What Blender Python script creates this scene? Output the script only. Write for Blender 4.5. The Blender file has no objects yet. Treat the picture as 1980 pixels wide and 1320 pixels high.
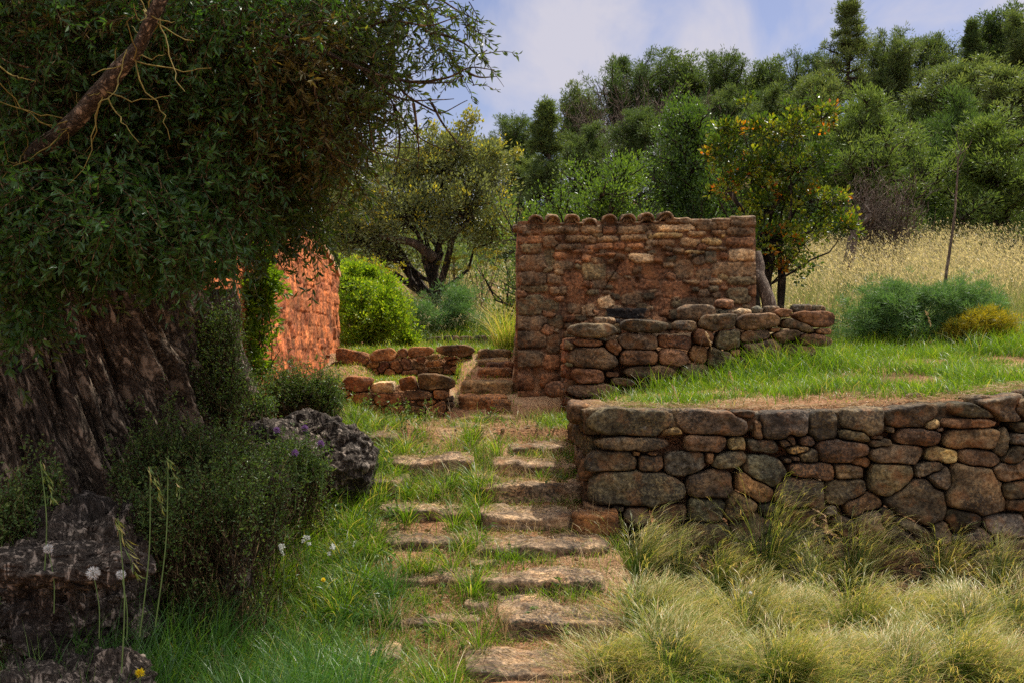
import bpy, math, random
import numpy as np
from mathutils import Vector
R = math.radians
SC = bpy.context.scene
# ------------------------------------------------------------------ camera
cam_d = bpy.data.cameras.new("camera"); cam = bpy.data.objects.new("camera", cam_d)
SC.collection.objects.link(cam); SC.camera = cam
cam_d.sensor_width = 36; cam_d.lens = 35; cam_d.clip_end = 3000; cam_d.clip_start = 0.05
cam.location = (0, 0, 0); cam.rotation_euler = (R(90), 0, 0)
# ------------------------------------------------------------------ light
SUN_EL, SUN_AZ = 59.0, 40.0       # azimuth clockwise from +Y (forward) towards +X
SC.view_settings.view_transform = 'Standard'; SC.view_settings.look = 'None'
SC.view_settings.exposure = 0.5; SC.view_settings.gamma = 1.0
try: SC.cycles.use_denoising = False
except Exception: pass
SC.cycles.max_bounces = 8; SC.cycles.diffuse_bounces = 3; SC.cycles.transmission_bounces = 4
SC.cycles.transparent_max_bounces = 4; SC.cycles.glossy_bounces = 2
sl = bpy.data.lights.new("sun", 'SUN'); sl.energy = 4.5; sl.angle = R(0.55); sl.color = (1.0, 0.95, 0.86)
sun = bpy.data.objects.new("sun", sl); SC.collection.objects.link(sun)
sd = Vector((math.sin(R(SUN_AZ))*math.cos(R(SUN_EL)), math.cos(R(SUN_AZ))*math.cos(R(SUN_EL)), math.sin(R(SUN_EL))))
sun.rotation_euler = sd.to_track_quat('Z', 'Y').to_euler(); sun.location = (6, 8, 12)
W = bpy.data.worlds.new("World"); SC.world = W; W.use_nodes = True
nt = W.node_tree; nt.nodes.clear()
def N(tree, typ, **kw):
    n = tree.nodes.new(typ)
    for k, v in kw.items():
        if k in n.inputs: n.inputs[k].default_value = v
        else: setattr(n, k, v)
    return n
sky = N(nt, 'ShaderNodeTexSky'); sky.sky_type = 'NISHITA'; sky.sun_disc = False
sky.sun_elevation = R(SUN_EL); sky.sun_rotation = R(SUN_AZ); sky.air_density = 1.0; sky.dust_density = 0.6; sky.ozone_density = 2.0
tc = N(nt, 'ShaderNodeTexCoord')
sep = N(nt, 'ShaderNodeSeparateXYZ'); nt.links.new(tc.outputs['Generated'], sep.inputs[0])
# clouds on a plane high above: direction / elevation
addz = N(nt, 'ShaderNodeMath', operation='ADD'); addz.inputs[1].default_value = 0.22; nt.links.new(sep.outputs['Z'], addz.inputs[0])
dx = N(nt, 'ShaderNodeMath', operation='DIVIDE'); dy = N(nt, 'ShaderNodeMath', operation='DIVIDE')
nt.links.new(sep.outputs['X'], dx.inputs[0]); nt.links.new(addz.outputs[0], dx.inputs[1])
nt.links.new(sep.outputs['Y'], dy.inputs[0]); nt.links.new(addz.outputs[0], dy.inputs[1])
cmb = N(nt, 'ShaderNodeCombineXYZ'); nt.links.new(dx.outputs[0], cmb.inputs[0]); nt.links.new(dy.outputs[0], cmb.inputs[1])
mp = N(nt, 'ShaderNodeMapping'); nt.links.new(cmb.outputs[0], mp.inputs[0])
mp.inputs['Rotation'].default_value = (0, 0, R(35)); mp.inputs['Scale'].default_value = (1.9, 0.65, 1); mp.inputs['Location'].default_value = (1.35, 0.2, 0)
cn = N(nt, 'ShaderNodeTexNoise', Scale=1.7, Detail=9.0, Roughness=0.52, Distortion=0.6); nt.links.new(mp.outputs[0], cn.inputs['Vector'])
cr = N(nt, 'ShaderNodeValToRGB'); nt.links.new(cn.outputs[0], cr.inputs[0])
cr.color_ramp.elements[0].position = 0.42; cr.color_ramp.elements[0].color = (0.05,)*3+(1,)
cr.color_ramp.elements[1].position = 0.58; cr.color_ramp.elements[1].color = (0.92,)*3+(1,)
mx = N(nt, 'ShaderNodeMix'); mx.data_type = 'RGBA'; nt.links.new(cr.outputs[0], mx.inputs[0])
tn = N(nt, 'ShaderNodeMix'); tn.data_type = 'RGBA'; tn.blend_type = 'MULTIPLY'; tn.inputs[0].default_value = 1.0
nt.links.new(sky.outputs[0], tn.inputs[6]); tn.inputs[7].default_value = (0.60, 0.50, 0.52, 1); nt.links.new(tn.outputs[2], mx.inputs[6])
# unseen bright cloud veil overhead, added to lift ambient light in the shade
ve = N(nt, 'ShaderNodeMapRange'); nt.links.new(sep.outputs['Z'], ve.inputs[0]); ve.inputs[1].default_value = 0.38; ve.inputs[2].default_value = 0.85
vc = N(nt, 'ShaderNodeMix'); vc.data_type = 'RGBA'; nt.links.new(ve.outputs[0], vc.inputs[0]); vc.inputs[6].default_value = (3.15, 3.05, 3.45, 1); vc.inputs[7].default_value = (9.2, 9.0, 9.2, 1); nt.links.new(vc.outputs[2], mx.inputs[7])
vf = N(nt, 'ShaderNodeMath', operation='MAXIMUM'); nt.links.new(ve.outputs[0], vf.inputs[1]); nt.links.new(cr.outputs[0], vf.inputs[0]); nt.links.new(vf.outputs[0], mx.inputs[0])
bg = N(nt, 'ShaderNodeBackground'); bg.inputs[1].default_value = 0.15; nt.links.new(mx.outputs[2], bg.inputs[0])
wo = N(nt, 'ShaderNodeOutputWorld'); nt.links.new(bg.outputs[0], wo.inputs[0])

# ------------------------------------------------------------------ helpers
F = 1925.0
def px(x, y, d):                      # photo measurement -> metres at distance d (authoring aid)
    return np.array([(x-990)/F*d, d, (660-y)/F*d])
def thing(name, label, cat, loc=(0,0,0), group=None, rz=0.0):
    o = bpy.data.objects.new(name, None); SC.collection.objects.link(o)
    o.location = tuple(float(v) for v in loc); o.rotation_euler = (0,0,rz); o.empty_display_size = 0.1
    o['label'] = label; o['category'] = cat
    if group: o['group'] = group
    return o
def tag(o, label=None, cat=None, group=None, kind=None):
    if label: o['label'] = label
    if cat: o['category'] = cat
    if group: o['group'] = group
    if kind: o['kind'] = kind
    return o
def mesh_np(name, V, Fs, mat, parent=None, attrs=None, smooth=True, loc=None, cols=None):
    """V (n,3) in world metres; Fs list of (m,k) face arrays. Local to the parent / loc."""
    V = np.asarray(V, dtype=np.float64)
    off = np.array(parent.location) if parent is not None else (np.array(loc) if loc is not None else np.zeros(3))
    pp = parent
    while pp is not None and pp.parent is not None:
        pp = pp.parent; off = off + np.array(pp.location)
    me = bpy.data.meshes.new(name)
    me.vertices.add(len(V)); me.vertices.foreach_set('co', (V-off).astype(np.float32).ravel())
    Fs = [np.asarray(f, dtype=np.int32) for f in Fs if len(f)]
    nl = sum(f.size for f in Fs); npoly = sum(len(f) for f in Fs)
    me.loops.add(nl); me.polygons.add(npoly)
    me.loops.foreach_set('vertex_index', np.concatenate([f.ravel() for f in Fs]))
    tot = np.concatenate([np.full(len(f), f.shape[1], dtype=np.int32) for f in Fs])
    st = np.concatenate([[0], np.cumsum(tot)[:-1]]).astype(np.int32)
    me.polygons.foreach_set('loop_start', st)
    me.polygons.foreach_set('use_smooth', np.full(npoly, smooth, dtype=bool))
    me.update(calc_edges=True)
    for k, a in (attrs or {}).items():
        at = me.attributes.new(k, 'FLOAT', 'POINT'); at.data.foreach_set('value', np.asarray(a, dtype=np.float32))
    if cols is not None:
        at = me.attributes.new('col', 'FLOAT_COLOR', 'POINT')
        c = np.ones((len(V), 4), dtype=np.float32); c[:, :3] = cols; at.data.foreach_set('color', c.ravel())
    me.materials.append(mat)
    o = bpy.data.objects.new(name, me); SC.collection.objects.link(o)
    if parent is not None: o.parent = parent
    elif loc is not None: o.location = tuple(float(v) for v in loc)
    return o
class Buf:
    def __init__(s): s.V=[]; s.F=[]; s.n=0; s.A={}; s.C=[]
    def add(s, V, Fs, cols=None, **attrs):
        s.V.append(V)
        for f in Fs: s.F.append(np.asarray(f)+s.n)
        s.n += len(V)
        for k, a in attrs.items(): s.A.setdefault(k, []).append(np.broadcast_to(a, (len(V),)))
        if cols is not None: s.C.append(np.broadcast_to(cols, (len(V), 3)))
    def build(s, name, mat, parent=None, **kw):
        if not s.V: return None
        by = {}
        for f in s.F: by.setdefault(f.shape[1], []).append(f)
        return mesh_np(name, np.concatenate(s.V), [np.concatenate(v) for v in by.values()], mat, parent,
                       {k: np.concatenate(a) for k, a in s.A.items()}, cols=np.concatenate(s.C) if s.C else None, **kw)
def nrm(a): return a/np.maximum(np.linalg.norm(a, axis=-1, keepdims=True), 1e-9)
# vectorised value noise
def _h(i, j, k, s):
    n = (i.astype(np.int64)*374761393 + j.astype(np.int64)*668265263 + k.astype(np.int64)*2147483647 + s*144665) & 0xffffffff
    n = ((n ^ (n >> 13))*1274126177) & 0xffffffff
    n = ((n ^ (n >> 16))*2246822519) & 0xffffffff
    return ((n ^ (n >> 15)) & 0xffffff)/float(0xffffff)
def vnoise(P, s=0):
    P = np.asarray(P, dtype=np.float64); i = np.floor(P).astype(np.int64); f = P-i; f = f*f*(3-2*f)
    x, y, z = i[..., 0], i[..., 1], i[..., 2]; fx, fy, fz = f[..., 0], f[..., 1], f[..., 2]
    def L(a, b, t): return a+(b-a)*t
    return L(L(L(_h(x,y,z,s),_h(x+1,y,z,s),fx), L(_h(x,y+1,z,s),_h(x+1,y+1,z,s),fx), fy),
             L(L(_h(x,y,z+1,s),_h(x+1,y,z+1,s),fx), L(_h(x,y+1,z+1,s),_h(x+1,y+1,z+1,s),fx), fy), fz)*2-1
def fbm(P, o=4, s=0, g=0.5):
    P = np.asarray(P, dtype=np.float64); r = 0; a = 1; t = 0
    for k in range(o): r = r+a*vnoise(P*(2.03**k)+k*17.3, s+k); t += a; a *= g
    return r/t
def sst(a, b, x): t = np.clip((x-a)/(b-a), 0, 1); return t*t*(3-2*t)
def tubes(P, Rr, sides=5):
    """P (N,K,3), Rr (N,K) -> V, F"""
    P = np.asarray(P, float); Rr = np.asarray(Rr, float)
    Nn, K, _ = P.shape
    T = np.empty_like(P); T[:, 1:-1] = P[:, 2:]-P[:, :-2]; T[:, 0] = P[:, 1]-P[:, 0]; T[:, -1] = P[:, -1]-P[:, -2]
    T = nrm(T); ref = np.where(np.abs(T[:, :1, 2:3]) > 0.9, np.array([1., 0, 0]), np.array([0, 0, 1.]))
    A = nrm(np.cross(T, np.broadcast_to(ref, T.shape))); B = np.cross(T, A)
    a = np.arange(sides)/sides*2*math.pi
    V = P[:, :, None]+Rr[:, :, None, None]*(np.cos(a)[None, None, :, None]*A[:, :, None]+np.sin(a)[None, None, :, None]*B[:, :, None])
    idx = np.arange(Nn*K*sides).reshape(Nn, K, sides)
    a0 = idx[:, :-1, :]; b0 = np.roll(a0, -1, 2); a1 = idx[:, 1:, :]; b1 = np.roll(a1, -1, 2)
    Fq = np.stack([a0, b0, b1, a1], -1).reshape(-1, 4)
    return V.reshape(-1, 3), [Fq]
def leaves(P, D, L, Wd, rng, bend=0.15):
    """rhombic leaves: one folded quad each"""
    n = len(P); D = nrm(D); r = rng.normal(size=(n, 3)); S = nrm(np.cross(D, r)); Nn = np.cross(S, D)
    L = np.broadcast_to(L, (n,))[:, None]; Wd = np.broadcast_to(Wd, (n,))[:, None]
    V = np.stack([P, P+D*L*0.5+S*Wd*0.5+Nn*Wd*0.12, P+D*L-Nn*L*bend, P+D*L*0.5-S*Wd*0.5+Nn*Wd*0.12], 1)
    return V.reshape(-1, 3), [np.arange(n*4).reshape(n, 4)]
def blades(P, H, az, lean, Wd, rng, K=4, droop=0.35, face=None):
    """curved tapering blades; returns V,F,t"""
    n = len(P); H = np.broadcast_to(H, (n,)); lean = np.broadcast_to(lean, (n,)); Wd = np.broadcast_to(Wd, (n,))
    ld = np.stack([np.cos(az), np.sin(az), np.zeros(n)], 1)
    fa = az+math.pi/2+rng.normal(0, .9, n) if face is None else face
    sdir = np.stack([np.cos(fa), np.sin(fa), np.zeros(n)], 1)
    t = np.linspace(0, 1, K)
    pos = P[:, None]+ld[:, None]*(H*lean)[:, None, None]*(t**1.8)[None, :, None]
    pos[:, :, 2] += H[:, None]*(t[None]-(droop*lean)[:, None]*t[None]**2.6)
    w = (Wd[:, None]*np.array([0.8]+[1-(k/(K-1))**1.6 for k in range(1, K-1)]+[0.0])[None])*0.5
    Lf = pos-sdir[:, None]*w[:, :, None]; Rt = pos+sdir[:, None]*w[:, :, None]
    V = np.concatenate([np.stack([Lf[:, :-1], Rt[:, :-1]], 2).reshape(n, -1, 3), pos[:, -1:]], 1)
    m = 2*(K-1)+1; base = (np.arange(n)*m)[:, None]
    Q = []
    for k in range(K-2): Q.append(base+np.array([[2*k, 2*k+1, 2*k+3, 2*k+2]]))
    Tt = base+np.array([[2*(K-2), 2*(K-2)+1, 2*(K-1)]])
    tt = np.tile(np.concatenate([np.repeat(t[:-1], 2), [1.0]]), n)
    return V.reshape(-1, 3), [np.concatenate(Q), Tt], tt, m

# ------------------------------------------------------------------ materials
def newmat(name):
    m = bpy.data.materials.new(name); m.use_nodes = True; t = m.node_tree; t.nodes.clear()
    out = N(t, 'ShaderNodeOutputMaterial'); return m, t, out
def ramp(t, src, stops):
    r = N(t, 'ShaderNodeValToRGB'); t.links.new(src, r.inputs[0]); e = r.color_ramp.elements
    while len(e) > 1: e.remove(e[-1])
    e[0].position = stops[0][0]; e[0].color = tuple(stops[0][1])+(1,)
    for p, c in stops[1:]:
        q = e.new(p); q.color = tuple(c)+(1,)
    return r.outputs[0]
def mixc(t, fac, a, b, mode='MIX'):
    m = N(t, 'ShaderNodeMix'); m.data_type = 'RGBA'; m.blend_type = mode
    if isinstance(fac, (int, float)): m.inputs[0].default_value = fac
    else: t.links.new(fac, m.inputs[0])
    for s, i in ((a, 6), (b, 7)):
        if isinstance(s, (tuple, list)): m.inputs[i].default_value = tuple(s)+(1,)
        else: t.links.new(s, m.inputs[i])
    return m.outputs[2]
def leafmat(name, stops, transl=0.35, tcol=(1.3, 1.25, 0.45), rough=0.5, spec=0.35, attr='v', objvar=0.0, stops_t=None):
    m, t, out = newmat(name)
    a = N(t, 'ShaderNodeAttribute', attribute_name=attr)
    col = ramp(t, a.outputs['Fac'], stops)
    if stops_t:
        a2 = N(t, 'ShaderNodeAttribute', attribute_name='t')
        c2 = ramp(t, a2.outputs['Fac'], stops_t); col = mixc(t, 1.0, col, c2, 'MULTIPLY')
    if objvar:
        oi = N(t, 'ShaderNodeObjectInfo'); hs = N(t, 'ShaderNodeHueSaturation')
        mr = N(t, 'ShaderNodeMapRange'); t.links.new(oi.outputs['Random'], mr.inputs[0]); mr.inputs[3].default_value = 1-objvar; mr.inputs[4].default_value = 1+objvar
        t.links.new(mr.outputs[0], hs.inputs['Value']); t.links.new(col, hs.inputs['Color'])
        mr2 = N(t, 'ShaderNodeMapRange'); t.links.new(oi.outputs['Random'], mr2.inputs[0]); mr2.inputs[3].default_value = 0.515; mr2.inputs[4].default_value = 0.485
        t.links.new(mr2.outputs[0], hs.inputs['Hue']); col = hs.outputs[0]
    p = N(t, 'ShaderNodeBsdfPrincipled', Roughness=rough); t.links.new(col, p.inputs['Base Color'])
    p.inputs['Specular IOR Level'].default_value = spec
    tr = N(t, 'ShaderNodeBsdfTranslucent'); t.links.new(mixc(t, 1.0, col, tcol, 'MULTIPLY'), tr.inputs[0])
    ms = N(t, 'ShaderNodeMixShader'); ms.inputs[0].default_value = transl
    t.links.new(p.outputs[0], ms.inputs[1]); t.links.new(tr.outputs[0], ms.inputs[2]); t.links.new(ms.outputs[0], out.inputs[0])
    return m
def bump(t, h, strength=0.5, dist=0.02):
    b = N(t, 'ShaderNodeBump', Strength=strength, Distance=dist); t.links.new(h, b.inputs['Height']); return b.outputs[0]
def math_(t, op, a, b=None):
    m = N(t, 'ShaderNodeMath', operation=op)
    for s, i in ((a, 0), (b, 1)):
        if s is None: continue
        if isinstance(s, (int, float)): m.inputs[i].default_value = s
        else: t.links.new(s, m.inputs[i])
    return m.outputs[0]
def stonemat(name, lichen=0.8, bmp=1.0, dark=(0.035, 0.03, 0.025), pale=0.6):
    m, t, out = newmat(name)
    tc = N(t, 'ShaderNodeTexCoord'); v = tc.outputs['Object']
    a = N(t, 'ShaderNodeAttribute', attribute_name='col'); col = a.outputs['Color']
    n1 = N(t, 'ShaderNodeTexNoise', Scale=5.0, Detail=8.0, Roughness=0.62); t.links.new(v, n1.inputs['Vector'])
    col = mixc(t, 1.0, col, ramp(t, n1.outputs[0], [(0.34, (0.30, 0.28, 0.26)), (0.5, (1, 1, 1)), (0.66, (1.8, 1.65, 1.4))]), 'MULTIPLY')
    n2 = N(t, 'ShaderNodeTexNoise', Scale=38.0, Detail=6.0, Roughness=0.7); t.links.new(v, n2.inputs['Vector'])
    col = mixc(t, 1.0, col, ramp(t, n2.outputs[0], [(0.37, (0.40, 0.38, 0.36)), (0.5, (1, 1, 1)), (0.63, (1.75, 1.7, 1.6))]), 'MULTIPLY')
    # warm staining
    n3 = N(t, 'ShaderNodeTexNoise', Scale=9.0, Detail=5.0); t.links.new(v, n3.inputs['Vector'])
    st = ramp(t, n3.outputs[0], [(0.52, (0, 0, 0)), (0.66, (1, 1, 1))])
    col = mixc(t, math_(t, 'MULTIPLY', st, 0.55), col, (0.30, 0.135, 0.05))
    # black lichen specks, in patches
    n4 = N(t, 'ShaderNodeTexNoise', Scale=3.2, Detail=3.0); t.links.new(v, n4.inputs['Vector'])
    pat = ramp(t, n4.outputs[0], [(0.42, (0, 0, 0)), (0.6, (1, 1, 1))])
    n5 = N(t, 'ShaderNodeTexNoise', Scale=70.0, Detail=3.0, Roughness=0.6); t.links.new(v, n5.inputs['Vector'])
    sp = ramp(t, n5.outputs[0], [(0.47, (0, 0, 0)), (0.56, (1, 1, 1))])
    col = mixc(t, math_(t, 'MULTIPLY', math_(t, 'MULTIPLY', pat, sp), lichen), col, dark)
    # pale lichen
    n6 = N(t, 'ShaderNodeTexNoise', Scale=24.0, Detail=5.0, Roughness=0.7); t.links.new(v, n6.inputs['Vector'])
    pl = ramp(t, n6.outputs[0], [(0.62, (0, 0, 0)), (0.68, (1, 1, 1))])
    col = mixc(t, math_(t, 'MULTIPLY', pl, pale), col, (0.33, 0.29, 0.22))
    h = math_(t, 'ADD', math_(t, 'MULTIPLY', n2.outputs[0], 0.5), math_(t, 'MULTIPLY', n1.outputs[0], 1.2))
    vo = N(t, 'ShaderNodeTexVoronoi', Scale=26.0); t.links.new(v, vo.inputs['Vector'])
    h = math_(t, 'ADD', h, math_(t, 'MULTIPLY', vo.outputs['Distance'], 0.25))
    p = N(t, 'ShaderNodeBsdfPrincipled', Roughness=0.88); t.links.new(col, p.inputs['Base Color']); p.inputs['Specular IOR Level'].default_value = 0.25
    t.links.new(bump(t, h, bmp, 0.045), p.inputs['Normal']); t.links.new(p.outputs[0], out.inputs[0])
    return m
M_STONE = stonemat('weathered_stone'); M_HUT = stonemat('mortared_stone', lichen=0.3, bmp=0.9, pale=0.3)
M_ORANGE = stonemat('ochre_render', lichen=0.05, bmp=0.45, pale=0.08)
def barkmat(name, c0, c1, c2, sc=1.0, grain=False):
    m, t, out = newmat(name)
    if grain:
        ga = N(t, 'ShaderNodeAttribute', attribute_name='g'); gb = N(t, 'ShaderNodeAttribute', attribute_name='h')
        cb = N(t, 'ShaderNodeCombineXYZ'); t.links.new(ga.outputs['Fac'], cb.inputs[0]); t.links.new(gb.outputs['Fac'], cb.inputs[1]); v = cb.outputs[0]
    else:
        tc = N(t, 'ShaderNodeTexCoord'); mp = N(t, 'ShaderNodeMapping'); t.links.new(tc.outputs['Object'], mp.inputs[0]); mp.inputs['Scale'].default_value = (1, 1, 0.25); v = mp.outputs[0]
    n1 = N(t, 'ShaderNodeTexNoise', Scale=22.0*sc, Detail=8.0, Roughness=0.65, Distortion=0.6); t.links.new(v, n1.inputs['Vector'])
    n2 = N(t, 'ShaderNodeTexNoise', Scale=4.0*sc, Detail=4.0); t.links.new(v, n2.inputs['Vector'])
    col = ramp(t, n1.outputs[0], [(0.28, c2), (0.42, c1), (0.475, c0), (0.495, c0), (0.55, c1), (0.74, c2)])
    rdg = math_(t, 'ABSOLUTE', math_(t, 'SUBTRACT', n1.outputs[0], 0.485))
    col = mixc(t, 1.0, col, ramp(t, n2.outputs[0], [(0.3, (0.6, 0.6, 0.6)), (0.7, (1.3, 1.2, 1.1))]), 'MULTIPLY')
    p = N(t, 'ShaderNodeBsdfPrincipled', Roughness=0.9); t.links.new(col, p.inputs['Base Color']); p.inputs['Specular IOR Level'].default_value = 0.2
    t.links.new(bump(t, math_(t, 'MINIMUM', rdg, 0.10), 1.0, 0.25/sc), p.inputs['Normal']); t.links.new(p.outputs[0], out.inputs[0])
    return m
M_OLIVEBARK = barkmat('olive_bark', (0.06, 0.046, 0.034), (0.24, 0.19, 0.14), (0.40, 0.33, 0.25), 1.3, True)
M_ROOT = barkmat('gnarled_root_bark', (0.055, 0.044, 0.035), (0.17, 0.142, 0.115), (0.28, 0.24, 0.20), 1.1)
M_BARK = barkmat('grey_brown_bark', (0.03, 0.023, 0.017), (0.09, 0.07, 0.05), (0.2, 0.165, 0.13), 1.0)
M_TWIG = barkmat('twig_bark', (0.07, 0.045, 0.02), (0.16, 0.11, 0.055), (0.3, 0.22, 0.12), 2.0)
M_DRYTWIG = barkmat('dry_twig_bark', (0.12, 0.09, 0.07), (0.24, 0.19, 0.15), (0.4, 0.34, 0.27), 2.0)
def plain(name, col, rough=0.7, tr=0.0):
    m, t, out = newmat(name); p = N(t, 'ShaderNodeBsdfPrincipled', Roughness=rough)
    tc = N(t, 'ShaderNodeTexCoord'); n1 = N(t, 'ShaderNodeTexNoise', Scale=40.0, Detail=4.0); t.links.new(tc.outputs['Object'], n1.inputs['Vector'])
    c = mixc(t, 1.0, tuple(col), ramp(t, n1.outputs[0], [(0.3, (0.7, 0.7, 0.7)), (0.7, (1.25, 1.25, 1.25))]), 'MULTIPLY')
    t.links.new(c, p.inputs['Base Color']); t.links.new(p.outputs[0], out.inputs[0]); return m
# ------------------------------------------------------------------ terrain
def ground_h(x, y):
    x = np.asarray(x, float); y = np.asarray(y, float)
    low = -1.56+0*x
    stair = np.where(y < 7.95, np.clip(-1.465+0.238*(y-5), -1.52, -0.70), -0.70)
    left = np.interp(y, [-5, 2.3, 3.2, 4.4, 5.2, 6.5, 9, 12], [-1.6, -1.5, -1.42, -1.2, -0.92, -0.80, -0.55, -0.15])
    wl = 1-sst(-1.75, -1.05, x)                       # 1 on the left mound
    z = stair*(1-wl)+left*wl
    # upper terraces left of the hut
    ta = sst(9.22, 9.3, y)*(1-sst(-0.62, -0.55, x)); z = z+ta*np.maximum(-0.40-z, 0)
    st2 = -0.70+np.clip((y-9.0)/(11.4-9.0), 0, 1)*0.56
    z = np.where((y >= 9.0) & (x > -0.6), np.maximum(z, st2), z)
    tb = sst(11.3, 11.45, y); z = z*(1-tb)+tb*-0.14
    # right: low ground below the retaining wall, terrace above
    wr = sst(0.60, 0.85, x); z = np.where(y < 6.5, z*(1-wr)+low*wr, z)
    k = np.clip(-0.05+0.043*x, -0.05, 0.05)
    T = -0.475+0.035*(x-0.5)+(y-6.4)*k
    wt = sst(0.50, 0.78, x-0.12*sst(7.4, 8.6, y)); T = np.where(y > 11.4, np.maximum(T, -0.14), T)
    z = np.where((y >= 6.5) & (y < 11.45), z*(1-wt)+T*wt, z)
    z = np.where(y >= 11.45, -0.14+sst(0.3, 3.5, x)*0.08, z)
    # rising field and hill behind
    f = np.clip(y-12.0, 0, None); sr = sst(0.5, 4, x)
    z = z+sr*np.clip(f, 0, 6)*0.17+(1-sr)*np.clip(y-13.6, 0, 5.5)*0.20
    hs = 0.115+0.13*sst(-8, 22, x-0.0*y)
    z = z+np.clip(y-18.5, 0, 40)*hs+np.clip(y-58, 0, 400)*0.01
    z = z+0.022*fbm(np.stack([x*1.6, y*1.6, 0*x], -1), 3, 5)*(1-sst(15, 30, y))+0.35*fbm(np.stack([x*.15, y*.15, 0*x], -1), 3, 9)*sst(18, 30, y)
    return z
def axis(lo, hi, d, far_lo, far_hi, q=1.16):
    a = list(np.arange(lo, hi, d)); s = d; v = hi
    while v < far_hi: a.append(v); s *= q; v += s
    s = d; v = lo-d; b = []
    while v > far_lo: b.append(v); s *= q; v -= s
    return np.array(b[::-1]+a)
gx = axis(-4.2, 7.2, 0.045, -500, 500); gy = axis(2.0, 14.0, 0.045, -200, 700)
X, Y = np.meshgrid(gx, gy); Z = ground_h(X, Y)
Pn = np.stack([X, Y, 0*X], -1); near = 1-sst(14, 22, Y)
Z = Z+near*(0.012*fbm(Pn*9, 3, 21)+0.006*np.abs(fbm(Pn*30, 2, 22)))
ny, nx = X.shape; I = np.arange(nx*ny).reshape(ny, nx)
m, t, out = newmat('red_earth')
tc = N(t, 'ShaderNodeTexCoord'); v = tc.outputs['Object']
n1 = N(t, 'ShaderNodeTexNoise', Scale=1.4, Detail=6.0, Roughness=0.6); t.links.new(v, n1.inputs['Vector'])
n2 = N(t, 'ShaderNodeTexNoise', Scale=42.0, Detail=6.0, Roughness=0.7); t.links.new(v, n2.inputs['Vector'])
n3 = N(t, 'ShaderNodeTexVoronoi', Scale=55.0); t.links.new(v, n3.inputs['Vector'])
col = ramp(t, n1.outputs[0], [(0.3, (0.14, 0.075, 0.036)), (0.5, (0.28, 0.14, 0.07)), (0.68, (0.40, 0.27, 0.155))])
col = mixc(t, 1.0, col, ramp(t, n2.outputs[0], [(0.3, (0.45, 0.42, 0.4)), (0.5, (1, 1, 1)), (0.7, (1.6, 1.5, 1.4))]), 'MULTIPLY')
p = N(t, 'ShaderNodeBsdfPrincipled', Roughness=0.95); t.links.new(col, p.inputs['Base Color']); p.inputs['Specular IOR Level'].default_value = 0.1
hh = math_(t, 'ADD', n2.outputs[0], math_(t, 'MULTIPLY', n3.outputs['Distance'], 0.7))
t.links.new(bump(t, hh, 0.9, 0.02), p.inputs['Normal']); t.links.new(p.outputs[0], out.inputs[0]); M_EARTH = m
g = mesh_np('ground', np.stack([X, Y, Z], -1).reshape(-1, 3), [np.stack([I[:-1, :-1], I[:-1, 1:], I[1:, 1:], I[1:, :-1]], -1).reshape(-1, 4)], M_EARTH)
tag(g, kind='structure')

# ------------------------------------------------------------------ stone tools
TINT = {'b': (0.17, 0.106, 0.047), 'o': (0.29, 0.127, 0.044), 'g': (0.155, 0.122, 0.066), 'd': (0.085, 0.065, 0.037), 'p': (0.34, 0.235, 0.101), 'r': (0.2, 0.093, 0.044), 'w': (0.5, 0.353, 0.198), 'k': (0.24, 0.147, 0.061), 's': (0.125, 0.113, 0.074)}
def metric(P, st):
    """P (n,2), st (m,5): cx,cy,w,h,ang -> (n,m), 1 on the outline"""
    d = P[:, None, :]-st[None, :, :2]; c = np.cos(st[:, 4]); s = np.sin(st[:, 4])
    u = (d[..., 0]*c+d[..., 1]*s)/(st[:, 2]/2); v = (-d[..., 0]*s+d[..., 1]*c)/(st[:, 3]/2)
    return (np.abs(u)**4.2+np.abs(v)**4.2)**(1/4.2)
def fill_sites(st, w0, w1, h0, h1, rng, smin, smax, tries=4000, thr=1.05, inside=None):
    st = list(map(tuple, st))
    for _ in range(tries):
        p = np.array([[rng.uniform(w0, w1), rng.uniform(h0, h1)]])
        if inside and not inside(p[0]): continue
        w = rng.uniform(smin, smax)*1.25; h = w*rng.uniform(.45, .85)
        A = np.array([s[:5] for s in st], float) if st else None
        if A is not None:
            if metric(p, A).min() < thr: continue
            q = p+np.array([[w*.3, 0], [-w*.3, 0], [0, h*.3], [0, -h*.3]])
            if metric(q, A).min() < .97: continue
        st.append((p[0, 0], p[0, 1], w, h, rng.uniform(-.3, .3), 'bogdrbk'[rng.integers(7)]))
    return st
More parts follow.
